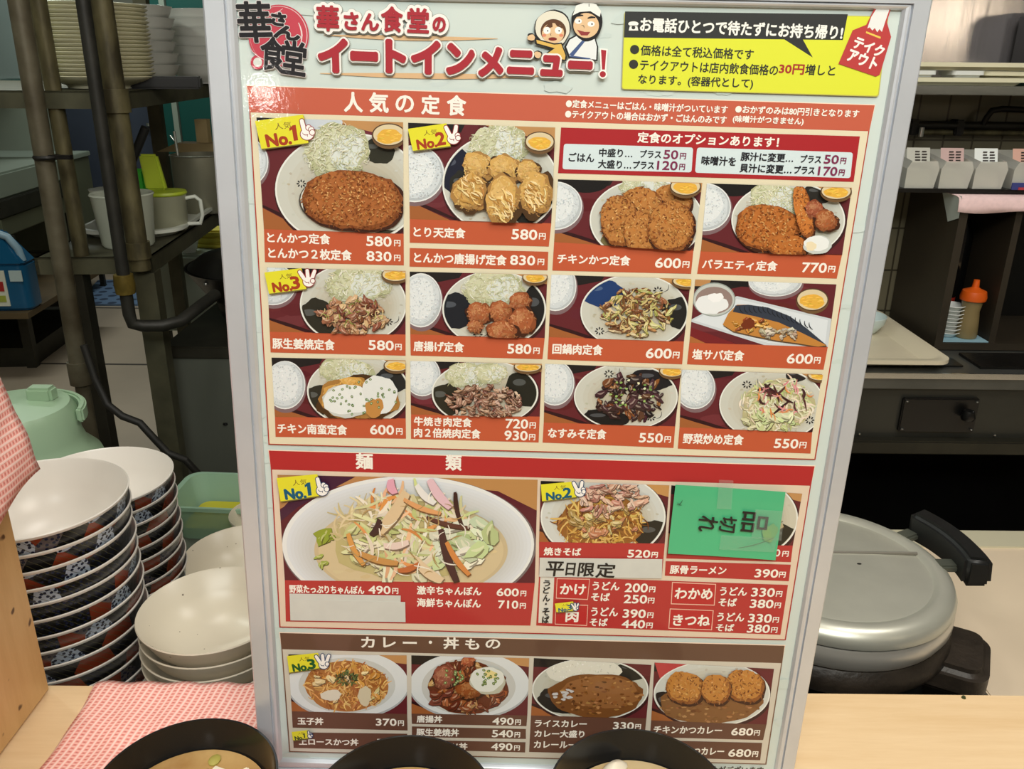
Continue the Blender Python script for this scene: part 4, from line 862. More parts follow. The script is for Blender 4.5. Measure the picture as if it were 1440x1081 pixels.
def cabbage(p, cx, cy, rx, ry, n=150):
    p.poly(blob(cx, cy, rx, ry, .14, 34), (184, 186, 148)); p.poly(blob(cx - rx * .05, cy - ry * .1, rx * .85, ry * .85, .14, 34), (210, 212, 180)); p.poly(blob(cx + rx * .3, cy, rx * .5, ry * .7, .2, 24), (222, 228, 222))
    for i in range(int(n * 1.5)):
        x, y = inside(cx, cy, rx, ry); a = R.uniform(0, PI); L = R.uniform(4, 11); f = (y - cy) / ry + (x - cx) / rx * .3
        c = R.choice(CABB); c = lerp(c, (150, 152, 112), max(0, min(.45, .3 * f + R.uniform(-.25, .3)))); p.poly(stroke(x - L / 2 * math.cos(a), y - L / 2 * math.sin(a), x + L / 2 * math.cos(a), y + L / 2 * math.sin(a), R.uniform(.6, 1.3), R.uniform(-4, 4), 5), jit(c, 9))
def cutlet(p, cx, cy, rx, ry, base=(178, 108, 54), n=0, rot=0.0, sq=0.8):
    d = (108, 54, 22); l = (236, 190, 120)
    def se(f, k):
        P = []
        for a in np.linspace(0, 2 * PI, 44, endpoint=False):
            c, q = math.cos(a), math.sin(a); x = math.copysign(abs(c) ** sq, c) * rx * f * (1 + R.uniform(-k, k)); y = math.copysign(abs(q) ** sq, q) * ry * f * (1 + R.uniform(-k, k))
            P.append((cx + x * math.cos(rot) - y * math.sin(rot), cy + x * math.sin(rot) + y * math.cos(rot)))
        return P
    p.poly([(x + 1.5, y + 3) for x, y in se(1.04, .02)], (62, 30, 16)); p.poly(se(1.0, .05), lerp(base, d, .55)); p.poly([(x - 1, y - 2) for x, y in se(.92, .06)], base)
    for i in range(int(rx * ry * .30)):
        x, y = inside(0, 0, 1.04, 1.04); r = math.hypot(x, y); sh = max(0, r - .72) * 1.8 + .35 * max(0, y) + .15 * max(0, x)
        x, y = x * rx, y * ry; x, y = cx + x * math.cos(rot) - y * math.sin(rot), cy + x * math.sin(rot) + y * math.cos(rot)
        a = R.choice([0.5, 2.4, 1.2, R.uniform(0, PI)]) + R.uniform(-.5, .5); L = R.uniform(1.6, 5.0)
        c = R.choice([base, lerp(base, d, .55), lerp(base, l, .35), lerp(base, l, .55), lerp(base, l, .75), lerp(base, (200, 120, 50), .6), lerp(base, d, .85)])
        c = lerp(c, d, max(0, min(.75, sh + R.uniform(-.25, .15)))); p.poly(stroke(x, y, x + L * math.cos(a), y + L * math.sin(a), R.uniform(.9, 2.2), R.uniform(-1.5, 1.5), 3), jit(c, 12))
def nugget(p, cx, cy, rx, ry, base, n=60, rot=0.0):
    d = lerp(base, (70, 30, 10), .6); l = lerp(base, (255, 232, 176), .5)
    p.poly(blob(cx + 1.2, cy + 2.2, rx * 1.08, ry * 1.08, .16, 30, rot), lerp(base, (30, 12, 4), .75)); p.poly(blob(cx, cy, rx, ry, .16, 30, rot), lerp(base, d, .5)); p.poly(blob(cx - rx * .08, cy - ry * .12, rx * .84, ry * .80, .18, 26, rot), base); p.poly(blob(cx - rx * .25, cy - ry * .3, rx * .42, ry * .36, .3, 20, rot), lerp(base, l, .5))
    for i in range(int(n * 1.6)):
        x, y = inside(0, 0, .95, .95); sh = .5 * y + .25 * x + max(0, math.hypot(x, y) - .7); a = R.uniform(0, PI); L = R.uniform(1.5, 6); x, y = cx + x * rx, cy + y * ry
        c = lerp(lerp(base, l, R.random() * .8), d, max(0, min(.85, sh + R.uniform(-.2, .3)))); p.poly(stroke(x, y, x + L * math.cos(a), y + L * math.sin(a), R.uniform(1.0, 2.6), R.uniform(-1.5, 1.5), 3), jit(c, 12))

# ------------------------------------------------------------------ board body, frame and sheet
iTL, iTR, iBR, iBL = (327, -7), (1272, 12), (1090, 1089), (394.5, 1068.5)
oTL, oTR, oBR, oBL = (283, -38), (1311, -12), (1109, 1116), (368, 1100)
IQ = [uvp(*q) for q in (iTL, iTR, iBR, iBL)]; OQ = [uvp(*q) for q in (oTL, oTR, oBR, oBL)]
prof = [(-0.10, 0.0004), (0.0, 0.0022), (0.10, 0.0028), (0.17, 0.0028), (0.20, 0.0012), (0.235, 0.0012), (0.26, 0.0036), (0.92, 0.0036), (0.985, 0.0026), (1.0, 0.0), (1.0, -0.014), (-0.10, -0.014)]
for k in range(4):
    a, b = k, (k + 1) % 4; V = []
    for c in (a, b):
        for s_, w_ in prof:
            V.append(on([IQ[c] + (OQ[c] - IQ[c]) * s_], w_)[0])
    n = len(prof); Fs = [(i, (i + 1) % n, n + (i + 1) % n, n + i) for i in range(n)] + [tuple(range(n))[::-1], tuple(range(n, 2 * n))]
    o = MB().add(V, Fs).build('frame_rail', aluminium, board, smooth=False)
    if k == 0: o['label'] = 'top rail of the aluminium frame'
V = np.concatenate([on(IQ, -0.0012), on(IQ, -0.012)])
MB().add(V, [(3, 2, 1, 0), (4, 5, 6, 7), (0, 1, 5, 4), (1, 2, 6, 5), (2, 3, 7, 6), (3, 0, 4, 7)]).build('back_panel', whiteplastic, board, smooth=False)
WHITE = (210, 222, 217)
ps = Print(-0.0010); ps.poly([(x + dx, y + dy) for (x, y), (dx, dy) in zip((iTL, iTR, iBR, iBL), ((-4, -4), (4, -4), (2, 3), (-3, 3)))], WHITE)
for i in range(240):
    x, y = R.uniform(330, 1260), R.uniform(0, 1080); p_ = clip(blob(x, y, R.uniform(8, 34), R.uniform(2, 8), .4, 12), [iTL, iTR, iBR, iBL]); ps.poly(p_, jit((208, 220, 215), 4)) if p_ else None
for (x0, y0, x1, y1, w_) in ((455, 49, 700, 54, 7), (450, 103, 772, 107, 8)): ps.poly(stroke(x0, y0, x1, y1, w_, 2, 8, .9), (222, 184, 140))
ps.build('poster_sheet', board)

# ------------------------------------------------------------------ printed sections
WT = (250, 246, 236)
def lines(p, T, col=WT, bold=0.035):
    for t in T: p.text(t[0], t[1], t[2], t[3], t[4], t[5] if len(t) > 5 else col, t[6] if len(t) > 6 else bold)
def section(head, body, hc, bc, label, T, edge, hw=0.0001):
    p = Print(hw); p.poly(body, edge); q = [(body[0][0] + 1.6, body[0][1] + .5), (body[1][0] - 1.6, body[1][1] + .5), (body[2][0] - 1.6, body[2][1] - 1.4), (body[3][0] + 1.6, body[3][1] - 1.4)]
    p.poly(q, bc); p.poly([(head[0][0] - 1.2, head[0][1] - 1.2), (head[1][0] + 1.2, head[1][1] - 1.2), head[2], head[3]], (250, 226, 206)); p.poly(head, hc)
    o = p.build('section_panel', board); o['label'] = label
    t = Print(0.00022); lines(t, T); t.build('heading_lettering', o)
section([(347.5, 120.8), (1230, 148), (1222.5, 184), (350.8, 157.5)], [(350.8, 157.5), (1222.5, 184), (1146.7, 646.3), (377.5, 625)], (200, 98, 74), (232, 222, 192), 'orange headed section of set meals', [
    ('人', 484.6, 156.5, 509.6, 27), ('気', 520, 157.3, 546, 27), ('の', 557, 157, 581.5, 23), ('定', 593, 160, 617.7, 26), ('食', 629, 161.5, 654.6, 27.5),
    ('●定食メニューはごはん・味噌汁がついています', 795.8, 151, 1022.5, 11), ('●おかずのみは80円引きとなります', 1033.6, 158.6, 1207, 10.5), ('●テイクアウトの場合はおかず・ごはんのみです', 794.8, 165.6, 1021, 11), ('(味噌汁がつきません)', 1030, 173, 1128.9, 11)], (176, 62, 46))
section([(378, 633.3), (1145.4, 655.4), (1140.5, 682.3), (381, 659.5)], [(381, 659.5), (1140.5, 682.3), (1105, 899.9), (393, 881.9)], (182, 46, 46), (230, 210, 188), 'red headed section of noodles', [('麺', 501, 658.5, 524, 21.5), ('類', 627, 660.5, 648.6, 21)], (170, 40, 40))
section([(393.75, 889.6), (1103.3, 907.6), (1100, 931.6), (395.8, 912)], [(395.8, 912), (1100, 931.6), (1077.7, 1074.7), (406.7, 1057)], (104, 76, 60), (212, 206, 192), 'brown headed section of curry and rice bowls', [
    ('カ', 508.5, 909.6, 526.5, 14.5), ('レ', 539.5, 909.5, 556.3, 13.5), ('ー', 566.6, 904.5, 586, 2.8), ('・', 603, 904.6, 607.5, 4.2), ('丼', 624, 911.5, 644.7, 15.5), ('も', 654.5, 912.2, 673.5, 14.5), ('の', 683, 911, 702.8, 12.5)], (120, 88, 70))

# ------------------------------------------------------------------ dish panels
OR, RD, BR = (196, 92, 58), (184, 54, 52), (104, 70, 56)
def badge(p, quad, num, hand, ink, red=True, small=False):
    (x0, y0), (x1, y1), (x2, y2), (x3, y3) = quad
    p.poly([(x + 1, y + 1.5) for x, y in quad], (120, 110, 60)); p.poly(quad, (232, 226, 52))
    w = x1 - x0; h = y3 - y0; ang = math.degrees(math.atan2(y0 - y1, x1 - x0)) + 1.6
    at = lambda a, b: (x0 + (x1 - x0) * a + (x3 - x0) * b, y0 + (y1 - y0) * a + (y3 - y0) * b)
    q = at(.36, .36); p.text('人気', q[0], q[1], q[0] + w * .36, h * .24, (120, 92, 40), 0.0, -ang)
    q = at(.13, .86); p.text('No.', q[0], q[1] + 1, q[0] + w * .50, h * .42, ink, 0.075, -ang)
    q = at(.62, .88)
    if num == '1':
        c, sn = math.cos(math.radians(-ang)), math.sin(math.radians(-ang)); g = h * .56
        p.poly([(q[0] + g * (a * c + b * sn), q[1] - g * (-a * sn * -1 * 0 + b * c) + g * a * -math.sin(math.radians(ang))) for a, b in ((.22, 0), (.50, 0), (.50, 1), (.30, 1), (.05, .84), (.05, .66), (.22, .74))], ink)
    else: p.text(num, q[0], q[1], q[0] + w * .22, h * .56, ink, 0.06, -ang)
    hx, hyy, r = hand; r *= .9 if small else 1.15
    outl = (150, 50, 56) if red else (40, 70, 110); WH = (252, 250, 246)
    n = int(num); fin = {1: ((-.28, -14),), 2: ((-.36, -26), (.10, 10)), 3: ((-.48, -34), (-.06, -6), (.36, 20))}[n]
    cur = {1: ((.14, -.28), (.42, -.08), (.52, .22)), 2: ((.46, .0), (.52, .3)), 3: ((.5, .28),)}[n]
    def fing(x0, a, gr, c): a = math.radians(a); p.poly(stroke(hx + x0 * r, hyy + .1 * r, hx + x0 * r + r * 1.12 * math.sin(a), hyy + .1 * r - r * 1.12 * math.cos(a), r * .44 + gr, 0, 6, .12) , c); p.poly(ell(hx + x0 * r + r * 1.08 * math.sin(a), hyy + .1 * r - r * 1.08 * math.cos(a), r * .20 + gr / 2, r * .20 + gr / 2), c)
    for gr, c in ((2.2, outl), (0, WH)):
        for x0, a in fin: fing(x0, a, gr, c)
        p.poly(ell(hx, hyy + r * .38, r * .66 + gr / 2, r * .58 + gr / 2), c)
    for x, y in cur: p.poly(ell(hx + x * r, hyy + y * r, r * .25 + 1, r * .25 + 1), outl); p.poly(ell(hx + x * r, hyy + y * r, r * .25, r * .25), WH)
    if not small: p.poly(stroke(hx - .5 * r, hyy + .25 * r, hx + .1 * r, hyy + .40 * r, 1.1, 2), outl); p.poly(stroke(hx + .1 * r, hyy + .40 * r, hx + .06 * r, hyy + .65 * r, 1.1, 1), outl)
def dish(label, quad, cap, capcol, paint, T, extra=()):
    """quad: the photo; cap: the caption bands under it"""
    p = Print(0.0003)
    for c in cap: p.poly(c, capcol)
    o = p.build('dish_panel', board); o['label'] = label
    if paint:
        p = Print(0.0003); p.clip = quad; paint(p, quad); p.build('dish_photo', o)
    runs = []
    for t in T:
        pr = t[0].isdigit() or t[0] == YE
        if not runs or not (pr and runs[-1][0]): runs.append((pr, []))
        runs[-1][1].append(t)
    for pr, ts in runs:
        p = Print(0.00034); lines(p, ts); p.build('price_lettering' if pr else 'dish_name_lettering', o)
    for b in extra:
        p = Print(0.0024); badge(p, *b); p.build('ranking_badge', o)
RED1, BLU, GRN = (170, 62, 30), (20, 92, 124), (24, 92, 44)
YE = '円'
BLK = (36, 33, 33)

def f1(p, Q):
    bgtray(p, Q); rice(p, 345, 228, 32, 34); p.poly(ell(452, 172, 30, 10), (206, 214, 222))
    plate(p, 490, 266, 103, 80, [(531, 212, 24, 18, (44, 44, 32)), (548, 335, 30, 12, (52, 50, 34))], motif=[(424, 258)])
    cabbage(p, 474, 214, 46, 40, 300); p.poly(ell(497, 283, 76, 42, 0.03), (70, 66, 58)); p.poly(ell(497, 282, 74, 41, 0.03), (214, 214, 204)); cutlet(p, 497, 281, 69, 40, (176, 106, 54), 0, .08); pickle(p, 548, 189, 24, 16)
dish('fried pork cutlet set with cabbage', [(360.8, 165), (567, 171.9), (567.7, 328.5), (371.3, 321.9)], [[(371.3, 321.9), (567.7, 328.5), (568, 372.9), (372.7, 368.3)]], OR, f1,
     [('とんかつ定食', 376.5, 340.5, 464.4, 14), ('580', 515.6, 345.3, 550.4, 13.5), (YE, 554.6, 345.8, 563, 8.5), ('とんかつ２枚定食', 378, 362.3, 494.6, 14.5), ('830', 516, 366.3, 550.4, 13.3), (YE, 554.6, 366.6, 563, 8.5)],
     [([(359.8, 170), (427.5, 160.8), (434.8, 200.6), (368.8, 209)], '1', (433, 183, 12), RED1)])
def f2(p, Q):
    bgtray(p, Q); rice(p, 583, 244, 41, 39)
    plate(p, 704, 258, 82, 70, [(640, 238, 26, 30, (26, 30, 48)), (757, 298, 34, 20, (32, 32, 28)), (648, 262, 16, 22, (40, 40, 34))])
    cabbage(p, 702, 206, 42, 30, 220)
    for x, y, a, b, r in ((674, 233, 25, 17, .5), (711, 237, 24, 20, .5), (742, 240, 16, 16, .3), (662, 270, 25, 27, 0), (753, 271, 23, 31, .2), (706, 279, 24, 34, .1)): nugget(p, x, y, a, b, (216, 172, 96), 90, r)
    for x, y in ((662, 266), (753, 276), (706, 286)): strands(p, x, y, 16, 20, 40, [(236, 204, 136), (190, 138, 66), (246, 224, 170)], 2.0, 14, 12, 4, 1.0)
    pickle(p, 758.5, 198.5, 21, 14)
dish('chicken tempura set', [(574, 172.5), (780.8, 179.2), (775.2, 313.8), (576.3, 307.9)], [[(576.3, 307.9), (775.2, 313.8), (771.7, 346.5), (576.3, 341)], [(576.3, 348.5), (771, 353.8), (770, 379.8), (576, 374.6)]], OR, f2,
     [('とり天定食', 581.9, 332.5, 654, 14), ('580', 719.6, 335.8, 754.8, 13.8), (YE, 757.9, 336.2, 766.9, 8.5), ('とんかつ唐揚げ定食', 582.5, 368.8, 711.7, 14.3), ('830', 717.5, 371.8, 751.9, 13.2), (YE, 756, 372.2, 764.8, 8.5)],
     [([(574, 181), (628, 173), (633.5, 205), (581, 211.7)], '2', (638, 190, 11), RED1)])
def f3(p, Q):
    bgtray(p, Q); p.poly(ell(824, 256, 32, 15), (22, 20, 20)); rice(p, 781, 289, 37, 33)
    plate(p, 909, 309, 80, 58, [(870, 338, 24, 18, (120, 110, 70))]); cabbage(p, 905, 264, 34, 20, 130)
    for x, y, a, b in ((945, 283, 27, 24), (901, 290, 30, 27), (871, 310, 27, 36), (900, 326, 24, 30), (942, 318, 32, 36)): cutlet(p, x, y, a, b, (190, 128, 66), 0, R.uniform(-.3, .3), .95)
    pickle(p, 962, 261, 22, 13)
dish('breaded chicken cutlet set', [(784.7, 251.9), (987.6, 257), (975.3, 352.4), (779.2, 340.2)], [[(779.2, 340.2), (975.3, 349), (971.7, 384.8), (776.7, 380.2)]], OR, f3,
     [('チキンかつ定食', 783.8, 370, 885.5, 13.5), ('600', 921, 375.8, 956.4, 13.5), (YE, 959.4, 376, 968.6, 8.8)])
def f4(p, Q):
    bgtray(p, Q); p.poly(ell(1032, 264, 30, 12), (22, 20, 20)); rice(p, 990, 291, 37, 33)
    plate(p, 1108, 309, 80, 54, [(1052, 338, 24, 18, (34, 32, 26)), (1150, 272, 20, 14, (40, 38, 34))]); cabbage(p, 1090, 282, 36, 26, 170)
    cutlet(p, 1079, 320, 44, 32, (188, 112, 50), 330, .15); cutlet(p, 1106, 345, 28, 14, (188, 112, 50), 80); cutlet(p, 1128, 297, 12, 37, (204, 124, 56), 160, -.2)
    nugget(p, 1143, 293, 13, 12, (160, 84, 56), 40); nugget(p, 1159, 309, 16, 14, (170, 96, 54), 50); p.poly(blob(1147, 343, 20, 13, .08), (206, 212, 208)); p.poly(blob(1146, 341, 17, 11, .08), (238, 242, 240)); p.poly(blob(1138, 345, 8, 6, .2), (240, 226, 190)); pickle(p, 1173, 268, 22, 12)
dish('variety set with cutlet, shrimp and fried chicken', [(994, 257.7), (1197.8, 263.8), (1184, 358.8), (985.4, 353.3)], [[(985.4, 351), (1184, 357.5), (1176.4, 391.5), (980.2, 384.8)]], OR, f4,
     [('バラエティ定食', 987, 377.5, 1091.8, 13.5), ('770', 1127, 382.3, 1161, 13.5), (YE, 1164, 382.5, 1173.3, 8.8)])
MEAT = [(176, 128, 96), (204, 160, 124), (150, 96, 70), (214, 178, 140), (126, 74, 52)]
def f5(p, Q):
    bgtray(p, Q); rice(p, 384, 400, 32, 28)
    plate(p, 497, 427, 75, 57, [(444, 448, 30, 26, (44, 42, 32)), (535, 383, 18, 9, (38, 36, 34))], motif=[(546, 452)]); cabbage(p, 505, 400, 48, 26, 200)
    chunks(p, 497, 443, 48, 25, 120, MEAT, 7); strands(p, 497, 438, 44, 20, 40, [(226, 206, 150), (150, 160, 80)], 1.2, 8); pickle(p, 557, 384.6, 20, 10)
dish('ginger pork set', [(375.5, 376), (570.4, 380.7), (570.4, 470.1), (379.4, 466.2)], [[(379.4, 466.2), (570.4, 470.1), (570.4, 499.9), (380.7, 495.2)]], OR, f5,
     [('豚生姜焼定食', 384, 489.5, 470.6, 14.5), ('580', 518.8, 491.3, 553.5, 13.2), (YE, 556, 491.7, 564.7, 8.5)], [([(373, 382), (424.8, 376), (431.8, 405), (379.4, 411.8)], '3', (435, 390.6, 10), RED1)])
def f6(p, Q):
    bgtray(p, Q); rice(p, 592, 422, 29, 37)
    plate(p, 695, 434, 73, 54, [(640, 436, 30, 24, (26, 30, 38)), (757, 436, 24, 34, (28, 28, 28))], motif=[(672, 470)]); cabbage(p, 694, 406, 44, 25, 190)
    for x, y, a, b in ((731, 423, 15, 13), (674, 439, 18, 15), (704, 437, 15, 16), (734, 450, 18, 20), (706, 464, 22, 14), (668, 456, 10, 8)): nugget(p, x, y, a, b, (172, 96, 56), 70)
    pickle(p, 752, 388, 18, 9)
dish('fried chicken set', [(576.3, 381.7), (769.8, 386), (766, 475), (577, 469.7)], [[(577, 469.7), (766, 475), (762.8, 504.7), (577.6, 499.5)]], OR, f6,
     [('唐揚げ定食', 582, 493, 652, 13.8), ('580', 713.6, 496.5, 746.5, 13.2), (YE, 750, 497, 758.4, 8.5)])
def f7(p, Q):
    bgtray(p, Q); rice(p, 781, 402, 29, 34)
    plate(p, 892, 438, 76, 53, [(846, 412, 30, 20, (30, 60, 112)), (957, 440, 26, 24, (32, 32, 30))], motif=[(843, 465), (925, 408)])
    chunks(p, 895, 438, 48, 34, 130, [(196, 152, 92), (150, 96, 56), (206, 196, 130), (176, 176, 96), (120, 74, 46), (226, 206, 160)], 7, 16, .25, .45); strands(p, 893, 440, 46, 30, 70, [(216, 196, 136), (120, 80, 50)], 2.4, 14)
    pickle(p, 966, 394, 22, 9)
dish('twice-cooked pork set', [(775.3, 386), (971.4, 392), (961.7, 479.8), (771.6, 473.7)], [[(771.6, 473.7), (961.7, 479.8), (959.2, 511.9), (769.8, 505)]], OR, f7,
     [('回鍋肉定食', 776.8, 497, 846.5, 14), ('600', 908, 502.8, 943.3, 13.5), (YE, 945.8, 503.2, 954.6, 8.8)])
def f8(p, Q):
    bgtray(p, Q, False); p.poly([(977, 390), (1000, 393), (996, 402), (975, 402)], (190, 140, 88)); p.poly([(1020, 392), (1075, 394), (1060, 404), (1030, 402)], (24, 20, 22)); p.poly([(966, 458), (1060, 492), (960, 492)], (120, 34, 38)); p.poly([(966, 470), (1000, 486), (960, 492)], (176, 106, 56))
    p.poly([(968, 451), (1036, 416), (1169, 448), (1164, 488), (1078, 486)], (206, 214, 220)); p.poly([(975, 450), (1036, 420), (1164, 450), (1160, 484), (1080, 482)], (222, 230, 236))
    p.poly(ell(1004, 421, 30, 24), (150, 160, 156)); p.poly(ell(1004, 421, 28.5, 22.5), (196, 202, 198)); p.poly(ell(1004, 422, 26, 19), (150, 130, 124)); p.poly(blob(1000, 428, 22, 14, .12), (236, 240, 242)); p.poly(blob(1006, 418, 10, 7, .2), (246, 248, 250))
    rice(p, 1090, 396, 37, 20); pickle(p, 1142, 421, 23, 16)
    fish = [(1016, 456), (1024, 440), (1036, 428), (1052, 428), (1080, 432), (1110, 444), (1135, 462), (1162, 485), (1150, 487), (1120, 482), (1090, 478), (1060, 472), (1030, 465)]
    p.poly([(x + 1, y + 2) for x, y in fish], (90, 70, 50)); p.poly(fish, (196, 134, 62)); p.poly([(1034, 429), (1052, 428), (1080, 432), (1110, 444), (1135, 462), (1162, 485), (1128, 468), (1095, 453), (1060, 444), (1030, 438)], (52, 60, 74))
    for i in range(16): x = 1040 + i * 6.5; y = 430 + max(0, i - 5) * 2.3; p.poly(stroke(x, y, x + 5, y + 10, 1.4, 2), (24, 28, 36))
    chunks(p, 1055, 456, 24, 9, 26, [(206, 140, 56), (150, 78, 34), (224, 176, 90)], 5); p.poly(blob(1052, 455, 9, 8, .2), (116, 50, 24)); chunks(p, 1095, 468, 26, 8, 40, [(196, 186, 166), (170, 150, 120), (214, 206, 190)], 4)
dish('salt grilled mackerel set on a long plate', [(977.6, 392.7), (1176, 399.7), (1164, 487.6), (969.3, 481.6)], [[(969.3, 481.6), (1164, 487), (1157.8, 519.5), (966, 511.9)]], OR, f8,
     [('塩サバ定食', 973, 504.8, 1045, 14), ('600', 1106, 510.3, 1141.3, 13.3), (YE, 1144, 510.6, 1152.6, 8.8)])
def f9(p, Q):
    bgtray(p, Q); rice(p, 401, 541, 28, 33)
    plate(p, 504, 549, 72, 50, [(446, 562, 24, 22, (46, 44, 34)), (552, 534, 26, 18, (36, 36, 36))]); cabbage(p, 487, 522, 38, 20, 150)
    nugget(p, 503, 560, 54, 30, (214, 164, 84), 120); nugget(p, 497, 536, 18, 8, (220, 170, 84), 30); p.poly(blob(490, 563, 34, 24, .12), (206, 210, 204)); p.poly(blob(489, 561, 32, 22, .12), (236, 240, 238)); p.poly(blob(535, 553, 24, 27, .12), (230, 234, 232)); p.poly(blob(527, 572, 12, 14, .2), (196, 140, 72))
    for i in range(46): x, y = inside(512, 557, 48, 26); p.poly(ell(x, y, 2.0, 1.6, R.uniform(0, 3), 10), jit((88, 116, 62), 20)); p.poly(ell(x, y, .9, .7, 0, 8), (214, 224, 190))
    pickle(p, 558, 512, 18, 9)
dish('chicken with white tartar sauce set', [(382, 502.5), (570.4, 506.4), (570.6, 588), (386.7, 585.9)], [[(386.7, 585.9), (570.6, 588), (571, 616.5), (387.7, 613.9)]], OR, f9,
     [('チキン南蛮定食', 391, 608.6, 488, 13.8), ('600', 521, 610, 553.8, 13), (YE, 557.4, 610.4, 566, 8.5)])
def f10(p, Q):
    bgtray(p, Q); rice(p, 594, 528, 25, 28)
    plate(p, 682, 552, 75, 46, [(626, 562, 26, 24, (44, 42, 30)), (738, 546, 26, 26, (34, 34, 26))]); cabbage(p, 656, 528, 30, 18, 110); cabbage(p, 690, 524, 24, 14, 80)
    chunks(p, 682, 563, 52, 23, 190, [(168, 128, 106), (196, 158, 134), (136, 94, 74), (118, 78, 62), (210, 178, 156)], 5, 14, .3, .55); pickle(p, 742, 513, 20, 8)
dish('grilled beef set', [(576.8, 507.3), (762, 511.2), (759, 585.5), (578, 582.4)], [[(578, 582.4), (759, 585.5), (757.4, 621.8), (578, 616.6)]], OR, f10,
     [('牛焼き肉定食', 582.5, 598, 663, 12.5), ('720', 711, 601.5, 742, 12.8), (YE, 744.7, 601.8, 753, 8.3), ('肉２倍焼肉定食', 582.5, 614, 675.3, 13), ('930', 709.5, 618, 741.3, 12.8), (YE, 744, 618.3, 752.3, 8.3)])
def f11(p, Q):
    bgtray(p, Q); rice(p, 780, 538, 27, 31)
    plate(p, 880, 557, 73, 47, [(918, 533, 32, 16, (30, 28, 32)), (850, 588, 32, 14, (24, 22, 22))], motif=[(856, 525), (915, 586)])
    chunks(p, 883, 557, 46, 30, 110, [(92, 58, 38), (58, 34, 36), (150, 96, 52), (70, 40, 52), (120, 70, 40), (36, 26, 30)], 8, 14, .25, .5)
    for i in range(26): x, y = inside(885, 552, 34, 20); p.poly(blob(x, y, 2, 1.6, .3, 8), jit(R.choice([(120, 160, 80), (226, 226, 190), (150, 180, 100)]), 14))
    pickle(p, 944, 520, 18, 9)
dish('fried eggplant with miso set', [(766.7, 511.3), (958, 518.3), (949.4, 599.2), (764.6, 593.7)], [[(764.6, 593.7), (949.4, 599.2), (947, 629.5), (763, 621.9)]], OR, f11,
     [('なすみそ定食', 770.7, 615, 851.7, 13.5), ('550', 898.4, 621.3, 931, 12.8), (YE, 934, 621.6, 942.7, 8.5)])
VEG = [(220, 222, 182), (236, 232, 210), (196, 206, 140), (230, 214, 190), (206, 196, 160)]
def f12(p, Q):
    bgtray(p, Q); rice(p, 977, 544, 28, 30)
    plate(p, 1085, 568, 74, 52, [(1120, 528, 16, 8, (40, 36, 36))], motif=[(1050, 540), (1138, 590)])
    p.poly(blob(1092, 570, 50, 36, .1), (190, 184, 140)); strands(p, 1092, 568, 50, 36, 240, VEG, 2.6, 17, 14, 5); chunks(p, 1080, 590, 34, 14, 20, [(224, 226, 184), (206, 216, 160)], 9)
    strands(p, 1096, 560, 36, 24, 14, [(86, 44, 46), (66, 34, 36)], 3, 26, 8, 6); strands(p, 1100, 560, 40, 26, 24, [(226, 150, 150), (220, 140, 80)], 2, 12); pickle(p, 1152, 526, 18, 8)
dish('stir-fried vegetable set', [(958.6, 519.5), (1156, 526), (1142, 606.9), (955.5, 600.5)], [[(955.5, 600.5), (1142, 606.5), (1139.5, 637.4), (953, 630.4)]], OR, f12,
     [('野菜炒め定食', 960, 623, 1044, 14), ('550', 1087.9, 629.3, 1121, 12.8), (YE, 1123.6, 629.6, 1132.8, 8.6)])
